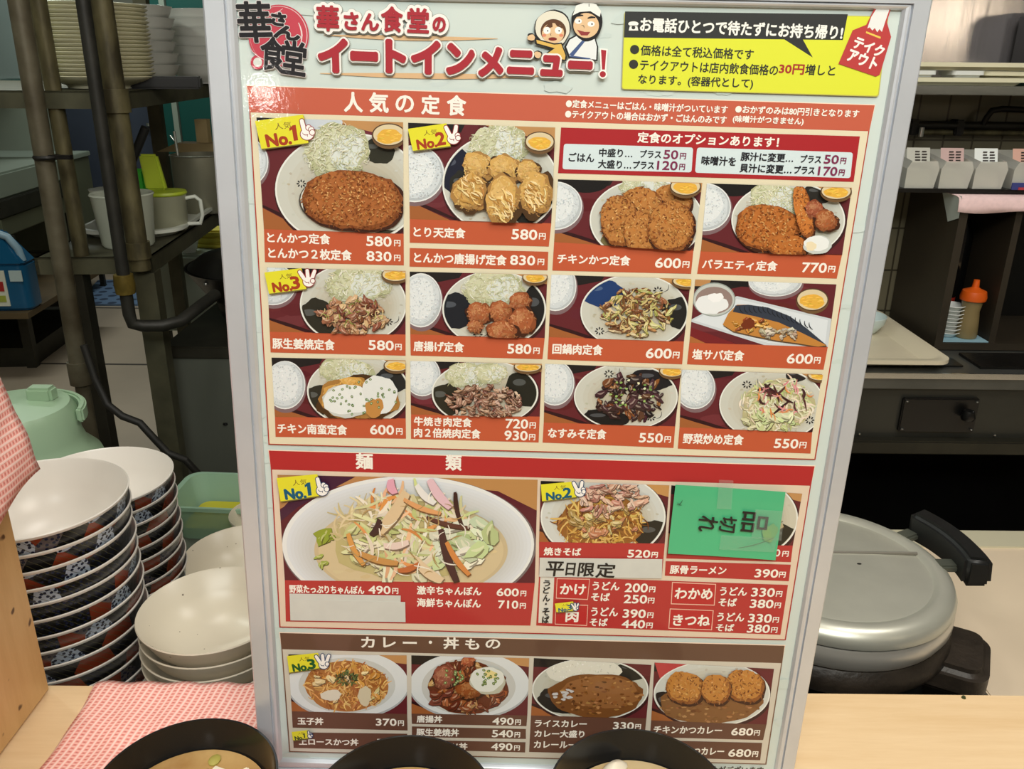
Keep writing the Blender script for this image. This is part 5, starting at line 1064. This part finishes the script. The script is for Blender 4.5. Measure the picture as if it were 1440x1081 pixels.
def f13(p, Q):
    p.poly(Q, (92, 28, 40)); p.poly([(560, 660), (760, 668), (760, 720), (700, 690), (560, 678)], (190, 140, 84)); p.poly([(385, 664), (560, 664), (520, 676), (440, 690), (385, 720)], (188, 136, 86)); p.poly([(440, 668), (500, 670), (420, 712), (392, 735), (392, 720)], (70, 30, 56))
    p.poly(ell(575, 766, 179, 97, n=80), (120, 110, 112)); p.poly(ell(574, 765, 177, 96, n=80), (236, 240, 240))
    for k in range(7): p.poly(ell(575, 766 + k * .8, 172 - 5.2 * k, 92 - 3.3 * k, n=70), lerp((224, 230, 236), (204, 206, 204), k / 6))
    p.poly(ell(578, 773, 136, 68, n=70), (206, 188, 150)); p.poly(ell(578, 774, 130, 64, n=70), (216, 198, 158))
    for i in range(60): x, y = inside(578, 775, 124, 58); p.poly(blob(x, y, 7, 3, .3, 10), jit((214, 194, 152), 10))
    chunks(p, 465, 756, 14, 10, 3, [(150, 170, 60)], 12); chunks(p, 450, 790, 10, 10, 3, [(166, 180, 84)], 9)
    p.poly(blob(575, 758, 98, 62, .1), (196, 184, 128))
    LEAF = [(222, 222, 170), (206, 214, 146), (232, 230, 200), (214, 204, 160), (236, 226, 206)]
    strands(p, 520, 740, 50, 40, 90, [(226, 212, 168), (206, 190, 140)], 3, 34, 10, 8)
    chunks(p, 575, 760, 90, 52, 80, LEAF, 17, 14, .28, .5); strands(p, 585, 745, 90, 58, 120, LEAF + [(224, 150, 84), (236, 190, 150)], 5, 40, 14, 7)
    chunks(p, 655, 760, 40, 32, 18, [(214, 226, 196), (196, 214, 160), (226, 232, 212)], 17)
    for (x0, y0, x1, y1, w_, c) in ((532, 748, 572, 690, 17, (226, 200, 160)), (550, 672, 556, 692, 12, (232, 170, 190)), (604, 672, 634, 712, 13, (232, 196, 206)), (586, 680, 612, 706, 10, (238, 236, 232)), (640, 690, 650, 738, 6, (66, 38, 34)), (620, 742, 642, 815, 11, (74, 42, 42)), (522, 750, 534, 728, 9, (66, 40, 38)), (600, 725, 660, 740, 6, (96, 56, 46)), (490, 748, 512, 792, 8, (222, 160, 84)), (628, 760, 660, 806, 8, (216, 140, 74)), (585, 785, 622, 815, 14, (230, 206, 170)), (505, 775, 560, 790, 9, (204, 150, 84)), (568, 700, 620, 720, 7, (228, 166, 110)), (540, 765, 575, 760, 10, (236, 214, 204)), (560, 800, 590, 790, 8, (196, 110, 60))):
        p.poly(stroke(x0 + 1, y0 + 2, x1 + 1, y1 + 2, w_ * 1.1, 3, 6, .3), lerp(c, (60, 40, 20), .6)); p.poly(stroke(x0, y0, x1, y1, w_, 3, 6, .3), c)
    strands(p, 575, 750, 90, 58, 50, [(246, 240, 224), (180, 150, 96)], 1.6, 22, 8, 5)
dish('large champon noodle bowl heaped with vegetables', [(390.3, 667.2), (756, 674.2), (752, 819.4), (400.6, 815.3)], [[(400.6, 815.3), (752, 819.4), (745.8, 879.2), (402, 873.3)]], RD, f13,
     [('野菜たっぷりちゃんぽん', 407.5, 832.8, 512, 11.2), ('490', 518.6, 834, 549, 10.8), (YE, 552, 834.3, 560, 7.8), ('激辛ちゃんぽん', 586.7, 835, 676.4, 11.8), ('600', 698.6, 837.3, 729, 10.6), (YE, 732, 837.6, 739.6, 7.4), ('海鮮ちゃんぽん', 586.7, 852.3, 675.6, 11.8), ('710', 700.6, 854.6, 728.3, 10.8), (YE, 731, 855, 739, 7.5)],
     [([(390, 670), (447, 664.4), (454, 694.4), (395.6, 702.8)], '1', (454, 683, 10.5), BLU, False)])
def f14(p, Q):
    bgtray(p, Q, False); p.poly([(885, 676), (945, 680), (945, 700), (905, 688)], (200, 150, 90)); plate(p, 848, 726, 88, 62, [(920, 752, 30, 22, (36, 34, 28))], (212, 216, 212))
    p.poly(blob(845, 734, 62, 38, .1), (150, 100, 44)); strands(p, 845, 736, 62, 36, 220, [(206, 160, 76), (166, 108, 46), (120, 72, 30), (226, 190, 110)], 2.6, 20, 14, 8); chunks(p, 850, 730, 50, 26, 30, [(206, 190, 130), (180, 150, 90), (196, 130, 90)], 8)
    chunks(p, 862, 700, 48, 22, 60, [(220, 180, 156), (196, 140, 122), (234, 206, 186), (176, 124, 110)], 8, 14, .35, .5)
dish('fried yakisoba noodles on a round plate', [(760.4, 675.7), (941.2, 682), (934.8, 763.7), (758, 761.4)], [[(758, 761.4), (934.8, 763.7), (930.6, 811.5), (758, 808)]], RD, f14,
     [('焼きそば', 764.8, 780, 816.4, 10.8), ('520', 882.3, 783, 913.5, 10.5), (YE, 916, 783.3, 924.3, 7.6)], [([(760.4, 679), (808.5, 674.8), (810, 696.7), (762, 702.5)], '2', (815, 686, 9), BLU, False)])
def f15(p, Q):
    bgtray(p, Q); plate(p, 1036, 728, 86, 60, [(1098, 756, 26, 20, (40, 40, 30))], (206, 202, 184)); chunks(p, 1040, 728, 56, 30, 50, [(206, 190, 140), (180, 150, 100)], 9)
dish('noodle panel mostly covered by the green note', [(944, 682), (1128, 693.7), (1114.8, 766.7), (939, 763)], [[(939, 763), (1114.8, 766.7), (1111.9, 790), (936.9, 784.7)], [(936, 788.5), (1111.9, 793.5), (1109, 816.8), (934.8, 809)]], RD, f15,
     [('0', 1089, 781.6, 1096, 9.5), (YE, 1099.6, 782, 1108, 7.6), ('豚骨ラーメン', 941.8, 806, 1020, 11.5), ('390', 1060.8, 811, 1093, 11.2), (YE, 1095, 811.3, 1103.7, 7.8)])
# udon and soba price panel
p = Print(0.0003); p.poly([(758, 809.8), (1108, 822), (1097.3, 892), (754, 879)], RD); p.poly([(759.8, 810.4), (779.4, 811.3), (776.5, 876), (757, 875.2)], (226, 224, 214))
for q in ([(783, 812.5), (829.5, 813.5), (826.6, 843), (781.7, 841)], [(781.4, 849), (827, 850), (825.4, 879.5), (780.2, 877.5)], [(945, 817.7), (1006.9, 820.6), (1004.8, 851), (943.3, 849)], [(941.8, 855), (1003.4, 857.6), (1001, 885.6), (939.8, 883.3)]):
    p.poly(q, (240, 196, 176)); c = (sum(a for a, _ in q) / 4, sum(b for _, b in q) / 4); p.poly([(c[0] + (a - c[0]) * .965, c[1] + (b - c[1]) * .925) for a, b in q], (190, 46, 46))
o = p.build('noodle_price_panel', board); o['label'] = 'udon and soba price panel'
p = Print(0.00034)
lines(p, [('かけ', 787.5, 835, 823, 14.5), ('肉', 795.4, 873.5, 812.3, 16), ('わかめ', 948.5, 841, 1000.5, 14.8), ('きつね', 946, 878.6, 997, 15), ('うどん', 833, 828.6, 870.4, 11.5), ('200', 878.5, 831.6, 910, 12), (YE, 912.7, 831.8, 920.8, 7.6), ('そば', 831, 844, 856.7, 11), ('250', 877, 847.2, 909, 11.6), (YE, 911, 847.5, 919.4, 7.6),
    ('うどん', 831, 865, 868, 11.8), ('390', 875.6, 867.6, 907, 11.6), (YE, 910, 868, 918, 7.6), ('そば', 829, 879, 853.7, 10.5), ('440', 874, 882, 906, 11.2), (YE, 908.5, 882.3, 917, 7.6),
    ('うどん', 1011.8, 836, 1049, 11.6), ('330', 1055.9, 837.6, 1088, 11.8), (YE, 1090.6, 838, 1098.8, 7.6), ('そば', 1009.8, 851.2, 1034.6, 11), ('380', 1054, 853.6, 1086, 11.6), (YE, 1088.5, 854, 1096.8, 7.6),
    ('うどん', 1007.8, 872, 1045, 11.6), ('330', 1051.5, 874, 1083.6, 11.8), (YE, 1086, 874.3, 1094, 7.6), ('そば', 1006, 886, 1030.8, 9.8), ('380', 1049.8, 888.2, 1081, 11.2), (YE, 1083.6, 888.5, 1092, 7.6)])
for c, x, y, h in (('う', 768.6, 823.2, 8.2), ('ど', 768.3, 833.3, 9), ('ん', 768, 844.3, 9), ('・', 767.6, 849.5, 2.6), ('そ', 767.3, 864, 10), ('ば', 767, 874.8, 9.6)):
    wd = 4.6 if c != '・' else 1.3; p.text(c, x - wd, y, x + wd, h, (34, 32, 32), 0.04)
p.build('price_lettering', o)
p = Print(0.0024); badge(p, [(780, 846), (805.6, 843), (807, 855.6), (782, 858)], '3', (809, 851, 5.5), BLU, False, True); p.build('ranking_badge', o)
# rice bowls and curries
def f16(p, Q):
    bgtray(p, Q); p.poly(ell(489.5, 963, 86, 48, n=60), (180, 186, 190)); p.poly(ell(489.5, 961, 85, 47, n=60), (226, 232, 234)); p.poly(ell(488, 963, 68, 39, n=50), (206, 210, 206))
    p.poly(blob(487, 964, 60, 35, .05, 40), (176, 116, 58)); strands(p, 487, 964, 58, 33, 260, [(206, 150, 84), (232, 190, 116), (166, 98, 50), (222, 166, 88)], 2.2, 14, 16, 5); chunks(p, 487, 964, 50, 26, 20, [(236, 216, 160), (214, 150, 70)], 7)
    p.poly(blob(466, 976, 14, 8, .15), (226, 220, 202)); p.poly(blob(513, 977, 10, 13, .15), (216, 206, 176)); strands(p, 488, 952, 16, 10, 60, [(78, 96, 50), (110, 126, 70), (50, 66, 36)], 1.8, 6, 12, 2)
dish('egg rice bowl', [(405.6, 919.6), (571.9, 920.9), (572.7, 1003.5), (410.4, 999.3)], [[(410.4, 999.3), (572.7, 1003.5), (573.2, 1026.5), (411.7, 1022.5)], [(412, 1029), (572.7, 1031), (572.7, 1055), (413, 1051)]], BR, f16,
     [('玉子丼', 419, 1018, 454.7, 9.8), ('370', 529, 1019.4, 557.4, 9.6), (YE, 560, 1019.8, 567.8, 7.4), ('上ロースかつ丼', 421, 1046.6, 504, 9.2), ('540', 530, 1048, 558, 9.6)],
     [([(404.5, 919.6), (448, 915), (452.6, 936), (407.7, 942.8)], '3', (456, 928, 8.5), GRN, False), ([(411, 1026), (434, 1023.3), (436, 1034.4), (413, 1037.8)], '1', (437, 1030, 5), (50, 76, 36), False, True)])
def f17(p, Q):
    bgtray(p, Q); p.poly(ell(660, 964, 85, 47, n=60), (180, 186, 190)); p.poly(ell(660, 962, 84, 46, n=60), (224, 230, 232)); p.poly(ell(659, 965, 66, 40, n=50), (204, 206, 202))
    p.poly(blob(658, 966, 57, 37, .06, 40), (104, 50, 28)); chunks(p, 658, 966, 54, 33, 90, [(136, 66, 36), (170, 96, 50), (110, 50, 32), (196, 150, 96)], 8, 18)
    nugget(p, 658, 928, 9, 7, (170, 80, 50), 24); nugget(p, 625, 950, 16, 16, (150, 80, 62), 50); nugget(p, 660, 968, 18, 12, (150, 80, 34), 50); p.poly(blob(686, 955, 26, 19, .08), (196, 196, 176)); p.poly(blob(685, 953, 24, 17, .08), (230, 234, 226)); p.poly(blob(690, 946, 9, 6, .2), (236, 220, 150))
    for i in range(34): x, y = inside(R.choice([(638, 950), (684, 952)])[0], 950, 18, 11); p.poly(ell(x, y, 2.4, 1.8, R.uniform(0, 3), 10), jit((96, 124, 64), 22)); p.poly(ell(x, y, 1, .8, 0, 8), (196, 206, 150))
dish('fried chicken rice bowl with egg', [(578.5, 920.9), (744.2, 924.9), (741.6, 1005.4), (578.7, 1002.7)], [[(578.7, 1002.7), (741.6, 1005.4), (740.3, 1020.4), (579.3, 1017.2)], [(579.3, 1020.7), (739.5, 1024.4), (739.5, 1038.4), (579.3, 1035.7)], [(579.3, 1039.7), (739, 1043), (738.4, 1057.4), (579.3, 1052.9)]], BR, f17,
     [('唐揚丼', 586.4, 1015, 621.5, 9.8), ('490', 692.7, 1018, 721.8, 9.6), (YE, 724.4, 1018.4, 732, 7.2), ('豚生姜焼丼', 585.9, 1033.8, 645, 10.2), ('540', 692, 1035.6, 721, 9.8), (YE, 723.6, 1036, 731, 7.2), ('カツ丼', 620, 1052.6, 657, 9), ('490', 691, 1054, 720, 9.6), (YE, 723, 1054.4, 730.5, 7)])
def f18(p, Q):
    bgtray(p, Q, False); plate(p, 830, 969, 82, 44, [(786, 984, 30, 20, (26, 24, 24)), (890, 942, 24, 14, (30, 30, 28))], (196, 198, 186)); p.poly(blob(822, 944, 52, 18, .08), (226, 226, 214)); strands(p, 822, 942, 48, 14, 80, [(240, 240, 232), (206, 206, 194)], 1.2, 3)
    p.poly(blob(838, 977, 69, 30, .08, 40), (122, 76, 36)); p.poly(blob(845, 972, 56, 22, .1, 34), (150, 100, 56))
    for i in range(150): x, y = inside(838, 976, 64, 27); p.poly(blob(x, y, R.uniform(1, 4), R.uniform(.8, 2), .3, 9), jit(R.choice([(150, 98, 48), (122, 74, 32), (176, 126, 74), (100, 60, 28)]), 12))
    for i in range(14): x, y = inside(795, 975, 18, 8); p.poly(blob(x, y, 4, 1.6, .4, 8), (206, 204, 204))
dish('rice curry on a half black plate', [(750.8, 924.7), (916, 934.4), (909, 1009.4), (746.7, 1005.3)], [[(746.7, 1005.3), (909, 1009.4), (903.6, 1060.8), (744, 1056.7)]], BR, f18,
     [('ライスカレー', 752, 1021, 824.4, 9.4), ('330', 862, 1024.4, 890.6, 9.6), (YE, 893, 1024.8, 900.6, 7.2), ('カレー大盛り', 751.7, 1035.5, 821, 9.8), ('430', 862, 1040, 890, 9.6), ('カレールー', 750.8, 1050.5, 809, 9.4)])
def f19(p, Q):
    bgtray(p, Q, False); p.poly([(920, 930), (1000, 934), (930, 960)], (190, 70, 70)); plate(p, 1001, 975, 82, 46, [(936, 990, 18, 20, (40, 34, 32))], (210, 214, 208)); p.poly(blob(998, 988, 74, 28, .06, 40), (134, 92, 52))
    for i in range(120): x, y = inside(998, 992, 70, 22); p.poly(blob(x, y, R.uniform(1, 4), R.uniform(.8, 2), .3, 9), jit(R.choice([(150, 104, 60), (126, 82, 44), (176, 132, 84)]), 12))
    for x, y, a, b in ((963, 966, 26, 22), (1047, 963, 27, 22), (1006, 967, 20, 20)): cutlet(p, x, y, a, b, (196, 134, 62), 190, .2)
dish('chicken cutlet curry', [(920.3, 931), (1088.3, 940), (1077.8, 1018.3), (915.6, 1012.2)], [[(915.6, 1012.2), (1077.8, 1018), (1073, 1040), (913.9, 1035.8)], [(913.3, 1040), (1071.7, 1044), (1068.9, 1068.3), (912, 1063.6)]], BR, f19,
     [('チキンかつカレー', 918.9, 1030, 1014, 9.8), ('680', 1028, 1033, 1057.8, 10), (YE, 1060, 1033.4, 1067.5, 7.4), ('かつカレー', 963, 1060, 1017, 9.8), ('680', 1023.9, 1063, 1055, 10.2), (YE, 1057.5, 1063.4, 1065, 7.6)],
     [([(914, 1035), (932, 1034), (933, 1042), (915, 1043)], '2', (935, 1039, 3), (50, 76, 36), False, True)])
# option panel
p = Print(0.0003); p.poly([(789, 179.2), (1209, 191.7), (1200.2, 255.6), (784.7, 243.3)], (172, 38, 44))
def rq(q, r):
    out = []; c = (sum(a for a, _ in q) / 4, sum(b for _, b in q) / 4)
    for i in range(4):
        P0, P1, P2 = np.array(q[i - 1]), np.array(q[i]), np.array(q[(i + 1) % 4]); a = P1 + (P0 - P1) / np.linalg.norm(P0 - P1) * r; b = P1 + (P2 - P1) / np.linalg.norm(P2 - P1) * r
        for f in (0, .25, .5, .75, 1): out.append(tuple((1 - f) ** 2 * a + 2 * f * (1 - f) * P1 + f * f * b))
    return out
p.poly(rq([(793, 202), (974.7, 207.3), (972.3, 242.3), (790.8, 237.8)], 4), (216, 232, 236)); p.poly(rq([(980.2, 207.3), (1199.3, 214.3), (1195.6, 250.4), (977.2, 242.7)], 4), (216, 232, 236))
o = p.build('option_panel', board); o['label'] = 'dark red panel of set meal options'
p = Print(0.00034); K, PU = (34, 34, 40), (128, 44, 82)
lines(p, [('定食のオプションあります！', 896.2, 200, 1094, 14.5), ('ごはん', 799.6, 226.5, 835, 12, K), ('中盛り…', 842.4, 220, 888.6, 11.6, K), ('大盛り…', 841, 236, 887, 11.6, K), ('プラス', 899.9, 221.3, 928.9, 10.5, K), ('50', 932.9, 223, 952.7, 12.2, PU), (YE, 955.8, 223.4, 964, 8.4, PU), ('プラス', 890, 236.6, 919, 10.5, K), ('120', 923.7, 238.2, 951.8, 12.2, PU), (YE, 954.9, 238.6, 962.5, 8.4, PU),
    ('味噌汁を', 986, 231.5, 1033.7, 12.4, K), ('豚汁に変更…', 1041.3, 225.6, 1114.4, 12, K), ('プラス', 1125, 228.2, 1153.5, 10.5, K), ('50', 1158, 229.6, 1178, 12, PU), (YE, 1181, 230, 1188.6, 8.4, PU), ('貝汁に変更…', 1039.8, 241.6, 1112, 12, K), ('プラス', 1115.9, 243.6, 1144.3, 10.5, K), ('170', 1149.5, 246, 1175.8, 12, PU), (YE, 1178.8, 246.3, 1186.5, 8.2, PU)])
p.build('option_lettering', o)
# title
TR_ = (172, 44, 56)
title = [('華', 444.4, 45.4, 480, 39), ('さん', 482.5, 44, 535.6, 28), ('食', 534.6, 46.8, 569, 39), ('堂', 571, 48, 605.4, 38), ('の', 606.5, 46.9, 629, 24), ('イ', 448, 102, 491, 48), ('ー', 493, 85.5, 532.5, 13), ('ト', 542.5, 103, 572, 47), ('イ', 578, 104, 620, 47), ('ン', 627, 105, 667.7, 44), ('メ', 672, 108, 708, 42), ('ニ', 712.5, 104, 751, 33), ('ュ', 759, 107, 791, 29), ('ー', 798, 97, 833, 11)]
p = Print(0.0003)
for t, a, b, c, h in title: p.text(t, a + 3, b - 2, c - 3, h - 4, (150, 150, 140), 0, grow=.0027)
p.w += 1e-5
for t, a, b, c, h in title: p.text(t, a + 3, b - 3, c - 3, h - 5, (248, 246, 240), 0, grow=.0024)
for t, a, b, c, h in title: p.text(t, a + 3, b - 3, c - 3, h - 5, TR_, 0, grow=.0013 if t in 'イートンメニュ' else .0005)
for col, g in (((248, 246, 240), 2.0), (TR_, 0)):
    p.poly([(844.5 - g, 70 - g), (852 + g, 71 - g), (850 + g, 98 + g), (846 - g, 98 + g)], col); p.poly(ell(847, 104.5, 4.3 + g, 4.3 + g), col)
p.build('title_lettering', board)
# round emblem
p = Print(0.0003); p.poly(ell(392, 50, 42.5, 43.5, n=60), (196, 66, 84)); p.poly(ell(392, 50, 40.5, 41.5, n=60), (226, 200, 200)); p.poly(ell(391.5, 50, 39.8, 40.8, n=60), (198, 70, 86))
p.poly(ell(362.5, 87.5, 10, 10), (196, 66, 84)); p.poly(ell(362.5, 87.5, 6.2, 6.6), (222, 226, 220)); p.poly(stroke(377, 20, 398, 12, 1, 2), (236, 214, 214)); p.poly(stroke(423, 62, 420, 32, 2.2, 3), (236, 214, 214)); p.poly(stroke(353, 70, 380, 86, 1.2, 3), (236, 214, 214))
em = p.build('round_emblem', board); em['label'] = 'red disc emblem with brushed black lettering'
p = Print(0.0005)
brush = [('華', 337, 58, 383, 56, -3), ('さ', 383, 35, 402, 17, 6), ('ん', 387, 54, 422, 17, 8), ('食', 369, 98, 401, 46, 5), ('堂', 398, 104, 431, 46, 6)]
for t, a, b, c, h, g in brush: p.text(t, a, b, c, h, (222, 214, 212), 0, g, grow=.0010)
for t, a, b, c, h, g in brush: p.text(t, a, b, c, h, (30, 28, 32), 0, g, grow=.00055)
p.build('brush_lettering', em)
# takeout notice
p = Print(0.0003); p.poly(rq([(878, 16), (1249, 23), (1235.5, 136), (873.9, 125.5)], 4), (196, 190, 90)); p.poly(rq([(879, 17), (1247.5, 24), (1234, 134.5), (875, 124.5)], 4), (226, 232, 64))
p.poly([(878.9, 16.1), (1192, 20), (1185, 56.4), (877.2, 52.8)], (52, 54, 54)); p.poly([(1098.9, 53), (1128, 54), (1142.8, 81)], (52, 54, 54))
no = p.build('takeout_notice', board); no['label'] = 'yellow takeout notice with black heading'
p = Print(0.0004); D = (52, 54, 48)
lines(p, [('お電話ひとつで待たずにお持ち帰り!', 900, 44, 1183.6, 19.5, (248, 248, 240)), ('価格は全て税込価格です', 900.3, 77.8, 1058.6, 15, D, .02), ('テイクアウトは店内飲食価格の', 899.6, 98.6, 1093, 15, D, .02), ('30円', 1094.7, 103.4, 1129.4, 13.8, (172, 46, 50)), ('増しと', 1131.4, 105, 1173, 14.8, D, .02), ('なります。(容器代として)', 897, 119.6, 1057.8, 15.4, D, .02)])
for x, y in ((892.3, 69.6), (890.8, 90.3)): p.poly(ell(x, y, 6.4, 6.4), D)
# little telephone
p.poly(ell(890.5, 33.5, 7.2, 3.4), (248, 248, 240)); p.poly([(886, 35), (895.5, 35), (897.5, 43), (884, 43)], (248, 248, 240)); p.poly(ell(890.6, 39, 2.6, 2.4), (52, 54, 54)); p.poly(stroke(883.5, 36.5, 897.5, 36.5, 1.2), (52, 54, 54))
p.build('notice_lettering', no)
p = Print(0.0007)
p.poly([(1178.5, 89.7), (1231, 107.6), (1236.5, 105), (1252.5, 52), (1246.5, 31), (1252, 12.5), (1229, 12), (1217.5, 35), (1198.5, 42.6)], (190, 66, 66))
p.poly([(1231.5, 13), (1250, 13.6), (1244, 31), (1239.5, 45), (1236, 41), (1233, 45.5), (1229.5, 39.5), (1226, 43), (1222.5, 38.5), (1219, 40), (1224.5, 24)], (236, 238, 236)); p.poly([(1217.5, 44), (1238, 52), (1237.4, 54.6), (1217, 46.5)], (238, 206, 90))
p.text('テイク', 1198, 73, 1242, 16, (248, 244, 240), .05, 16); p.text('アウト', 1190, 91, 1233, 17, (248, 244, 240), .05, 16)
p.build('takeout_bag_drawing', no)['label'] = 'red carrier bag drawing'
# drawing of two cooks
p = Print(0.0012); SK, INK = (232, 196, 152), (30, 28, 30)
p.poly(blob(777, 40, 26, 26, .04, 30), INK); p.poly(blob(777, 40, 24.4, 24.6, .04, 30), (232, 228, 210)); p.poly(ell(778, 44, 18, 17), (96, 62, 40)); p.poly(ell(777.5, 47, 15.5, 14.5), SK); p.poly([(762, 44), (776, 27), (777, 38)], (96, 62, 40)); p.poly([(777, 28), (795, 42), (783, 37)], (96, 62, 40))
for x in (769, 785): p.poly(ell(x, 43, 5, 5), (250, 250, 246)); p.poly(ell(x + 1, 43.5, .9, 1.2), INK)
p.poly(ell(765, 50, 3, 2), (226, 140, 110)); p.poly(ell(789, 50, 3, 2), (226, 140, 110)); p.poly(ell(777, 55, 6, 2.5, 0, 20), (130, 40, 36)); p.poly(stroke(775, 47, 775, 50.5, .9, 1), INK)
p.poly([(752, 54), (768, 58), (779, 61), (790, 60), (797, 80), (796, 86), (760, 80), (776, 69), (752, 62)], INK); p.poly([(754, 56), (768, 60), (779, 63), (789, 62), (795, 78), (794, 84), (764, 79), (780, 68), (755, 61)], (226, 186, 96))
for x, y in ((747, 53), (756, 77)): p.poly(blob(x, y, 6.5, 6, .15, 18), INK); p.poly(blob(x, y, 5, 4.6, .15, 18), SK)
p.poly([(800, 54), (812, 48), (836, 50), (841, 66), (840, 86), (799, 81), (793, 66)], INK); p.poly([(801, 56), (812, 50), (835, 52), (839, 66), (838, 84), (801, 79), (796, 66)], (236, 240, 240)); p.poly([(829, 50), (824, 51), (800, 77), (806, 79)], (70, 92, 140)); p.poly([(802, 78), (830, 82), (830, 84), (800, 80)], (70, 92, 140))
p.poly(blob(825, 31, 22, 27, .03, 30), INK); p.poly(ell(824, 36, 18, 17.5), SK); p.poly([(805, 22), (810, 8), (824, 3), (838, 6), (845, 16), (843, 24), (830, 16), (815, 17)], (240, 242, 236)); p.poly(stroke(828, 5, 828, 10, 1), INK)
for x, y in ((813, 30), (831, 34)): p.poly(ell(x, y, 5, 3.8), (250, 250, 246)); p.poly(ell(x + 1.2, y, 1, 1.4), INK)
p.poly(stroke(808, 24, 820, 22, 3, -1), INK); p.poly(stroke(826, 26, 837, 25, 3, -1), INK); p.poly([(811, 42), (822, 45), (830, 45), (826, 50), (817, 50)], (150, 60, 60)); p.poly(stroke(817, 36, 821, 40, 1, -2), INK)
p.build('cook_couple_drawing', board)['label'] = 'drawing of a woman in a headscarf and a man in a white cap'
# footnote
p = Print(0.0004); p.text('場合がございます', 988, 1087, 1072, 11, (60, 54, 50), .02); p.build('footnote_lettering', board)
# ------------------------------------------------------------------ things stuck onto the board
def stuck(name, quad, w0, th, m, label, cat, wob=0.0, group=None):
    Q = uvp(*np.array(quad, float).T); c = Q.mean(0); org = (O3 + c[0] * U3 + c[1] * V3 - (w0) * N3)
    n = 9; V = []
    for k in (th, 0):
        for i in range(n + 1):
            for j in range(n + 1):
                a, b = j / n, i / n; q = (Q[0] * (1 - a) + Q[1] * a) * (1 - b) + (Q[3] * (1 - a) + Q[2] * a) * b
                V.append(O3 + q[0] * U3 + q[1] * V3 - (w0 + k + wob * (abs(a - .5) ** 2 + .3 * abs(b - .5) ** 2) * 4) * N3 - org)
    s = n + 1; S = s * s; Fs = [(i * s + j, (i + 1) * s + j, (i + 1) * s + j + 1, i * s + j + 1) for i in range(n) for j in range(n)]; Fs += [tuple(S + q for q in reversed(f)) for f in Fs]
    rim = [j for j in range(s)] + [i * s + n for i in range(1, s)] + [n * s + j for j in range(n - 1, -1, -1)] + [i * s for i in range(n - 1, 0, -1)]
    Fs += [(rim[i], rim[(i + 1) % len(rim)], S + rim[(i + 1) % len(rim)], S + rim[i]) for i in range(len(rim))]
    me = bpy.data.meshes.new(name); me.from_pydata([tuple(v) for v in V], [], Fs); me.update(); me.materials.append(m); me.shade_smooth(); me.set_sharp_from_angle(angle=0.7)
    o = bpy.data.objects.new(name, me); COL.objects.link(o); o.location = org
    return tag(o, label, cat, group), org
def child_print(o, org, fn, name, w0):
    p = Print(w0); fn(p); ob = p.build(name, o); ob.location = tuple(np.array(BASE) - org); return ob
tapew = mat('white_correction_tape', (214, 216, 210), rough=0.55, vary=0.05, vscale=80)
o, org = stuck('paper_strip', [(407.5, 833.3), (563.6, 836.1), (563.6, 845), (408, 843)], 0.0010, 0.0001, tapew, 'upper of two blank white strips over the champon prices', 'paper strip', group='white cover strips')
o, org = stuck('paper_strip', [(408, 841.5), (570, 845), (570.6, 873.3), (408.9, 870.8)], 0.0012, 0.0001, tapew, 'lower broader blank white strip over the champon prices', 'paper strip', group='white cover strips')
o, org = stuck('paper_strip', [(758.8, 782.7), (931, 784.9), (930.2, 812), (758.2, 809.5)], 0.0012, 0.0001, tapew, 'white strip with handwritten black lettering under the yakisoba price', 'paper strip')
HW = [('平', 767, 808, 791, 20), ('日', 795, 807, 807, 17), ('限', 812, 808.4, 834, 18.5), ('定', 837, 810, 863, 20)]
def hw(p):
    for t, a, b, c, h in HW: p.text(t, a, b, c, h, (28, 26, 26), .028, skew=.06)
child_print(o, org, hw, 'handwriting', 0.0015)
notem = mat('green_note_paper', (78, 190, 136), rough=0.45, vary=0.05, vscale=14, coat=0.3)
o, org = stuck('paper_note', [(948.5, 678.6), (1102.5, 688.8), (1088.5, 784.2), (937.8, 774.8)], 0.0026, 0.0003, notem, 'green handwritten sold-out note taped on the noodle pictures', 'note', 0.0006)
def nt_(p):
    p.poly(blob(1080, 745, 10, 13, .3, 24), (110, 176, 108)); p.poly(blob(1077, 748, 6, 8, .3, 24), (124, 178, 100))
    p.text('品', 1041.5, 745, 1071.5, 33, (24, 26, 26), .012, 90, .08); p.text('切', 1008, 742, 1032, 21, (24, 26, 26), .02, 90, .1); p.text('れ', 980.5, 743, 1004, 24, (24, 26, 26), .02, 90, .1)
    p.poly(stroke(1036, 766, 1085, 752, 1, 2), (70, 120, 90)); p.poly(stroke(950, 705, 958, 699, 1.2, 2), (50, 110, 84)); p.poly(stroke(951, 703, 957, 706, 1.2, 1), (50, 110, 84))
child_print(o, org, nt_, 'handwriting', 0.0046)
cleart = mat('clear_tape', (200, 214, 206), rough=0.2, vary=0.02, alpha=0.09, coat=0.6)
for q in ([(1009, 670.5), (1029, 671.5), (1026, 712), (1005.5, 711)], [(1060, 712), (1100, 714.5), (1096, 756), (1054, 752)], [(1012, 748), (1090, 752), (1086, 772), (1009, 768)]):
    Q = px(q, 0.0049); V = np.concatenate([Q, px(q, 0.0048)]) + np.array(BASE) - org
    MB().add(V, [(3, 2, 1, 0), (4, 5, 6, 7), (0, 1, 5, 4), (1, 2, 6, 5), (2, 3, 7, 6), (3, 0, 4, 7)]).build('tape', cleart, o, smooth=False)
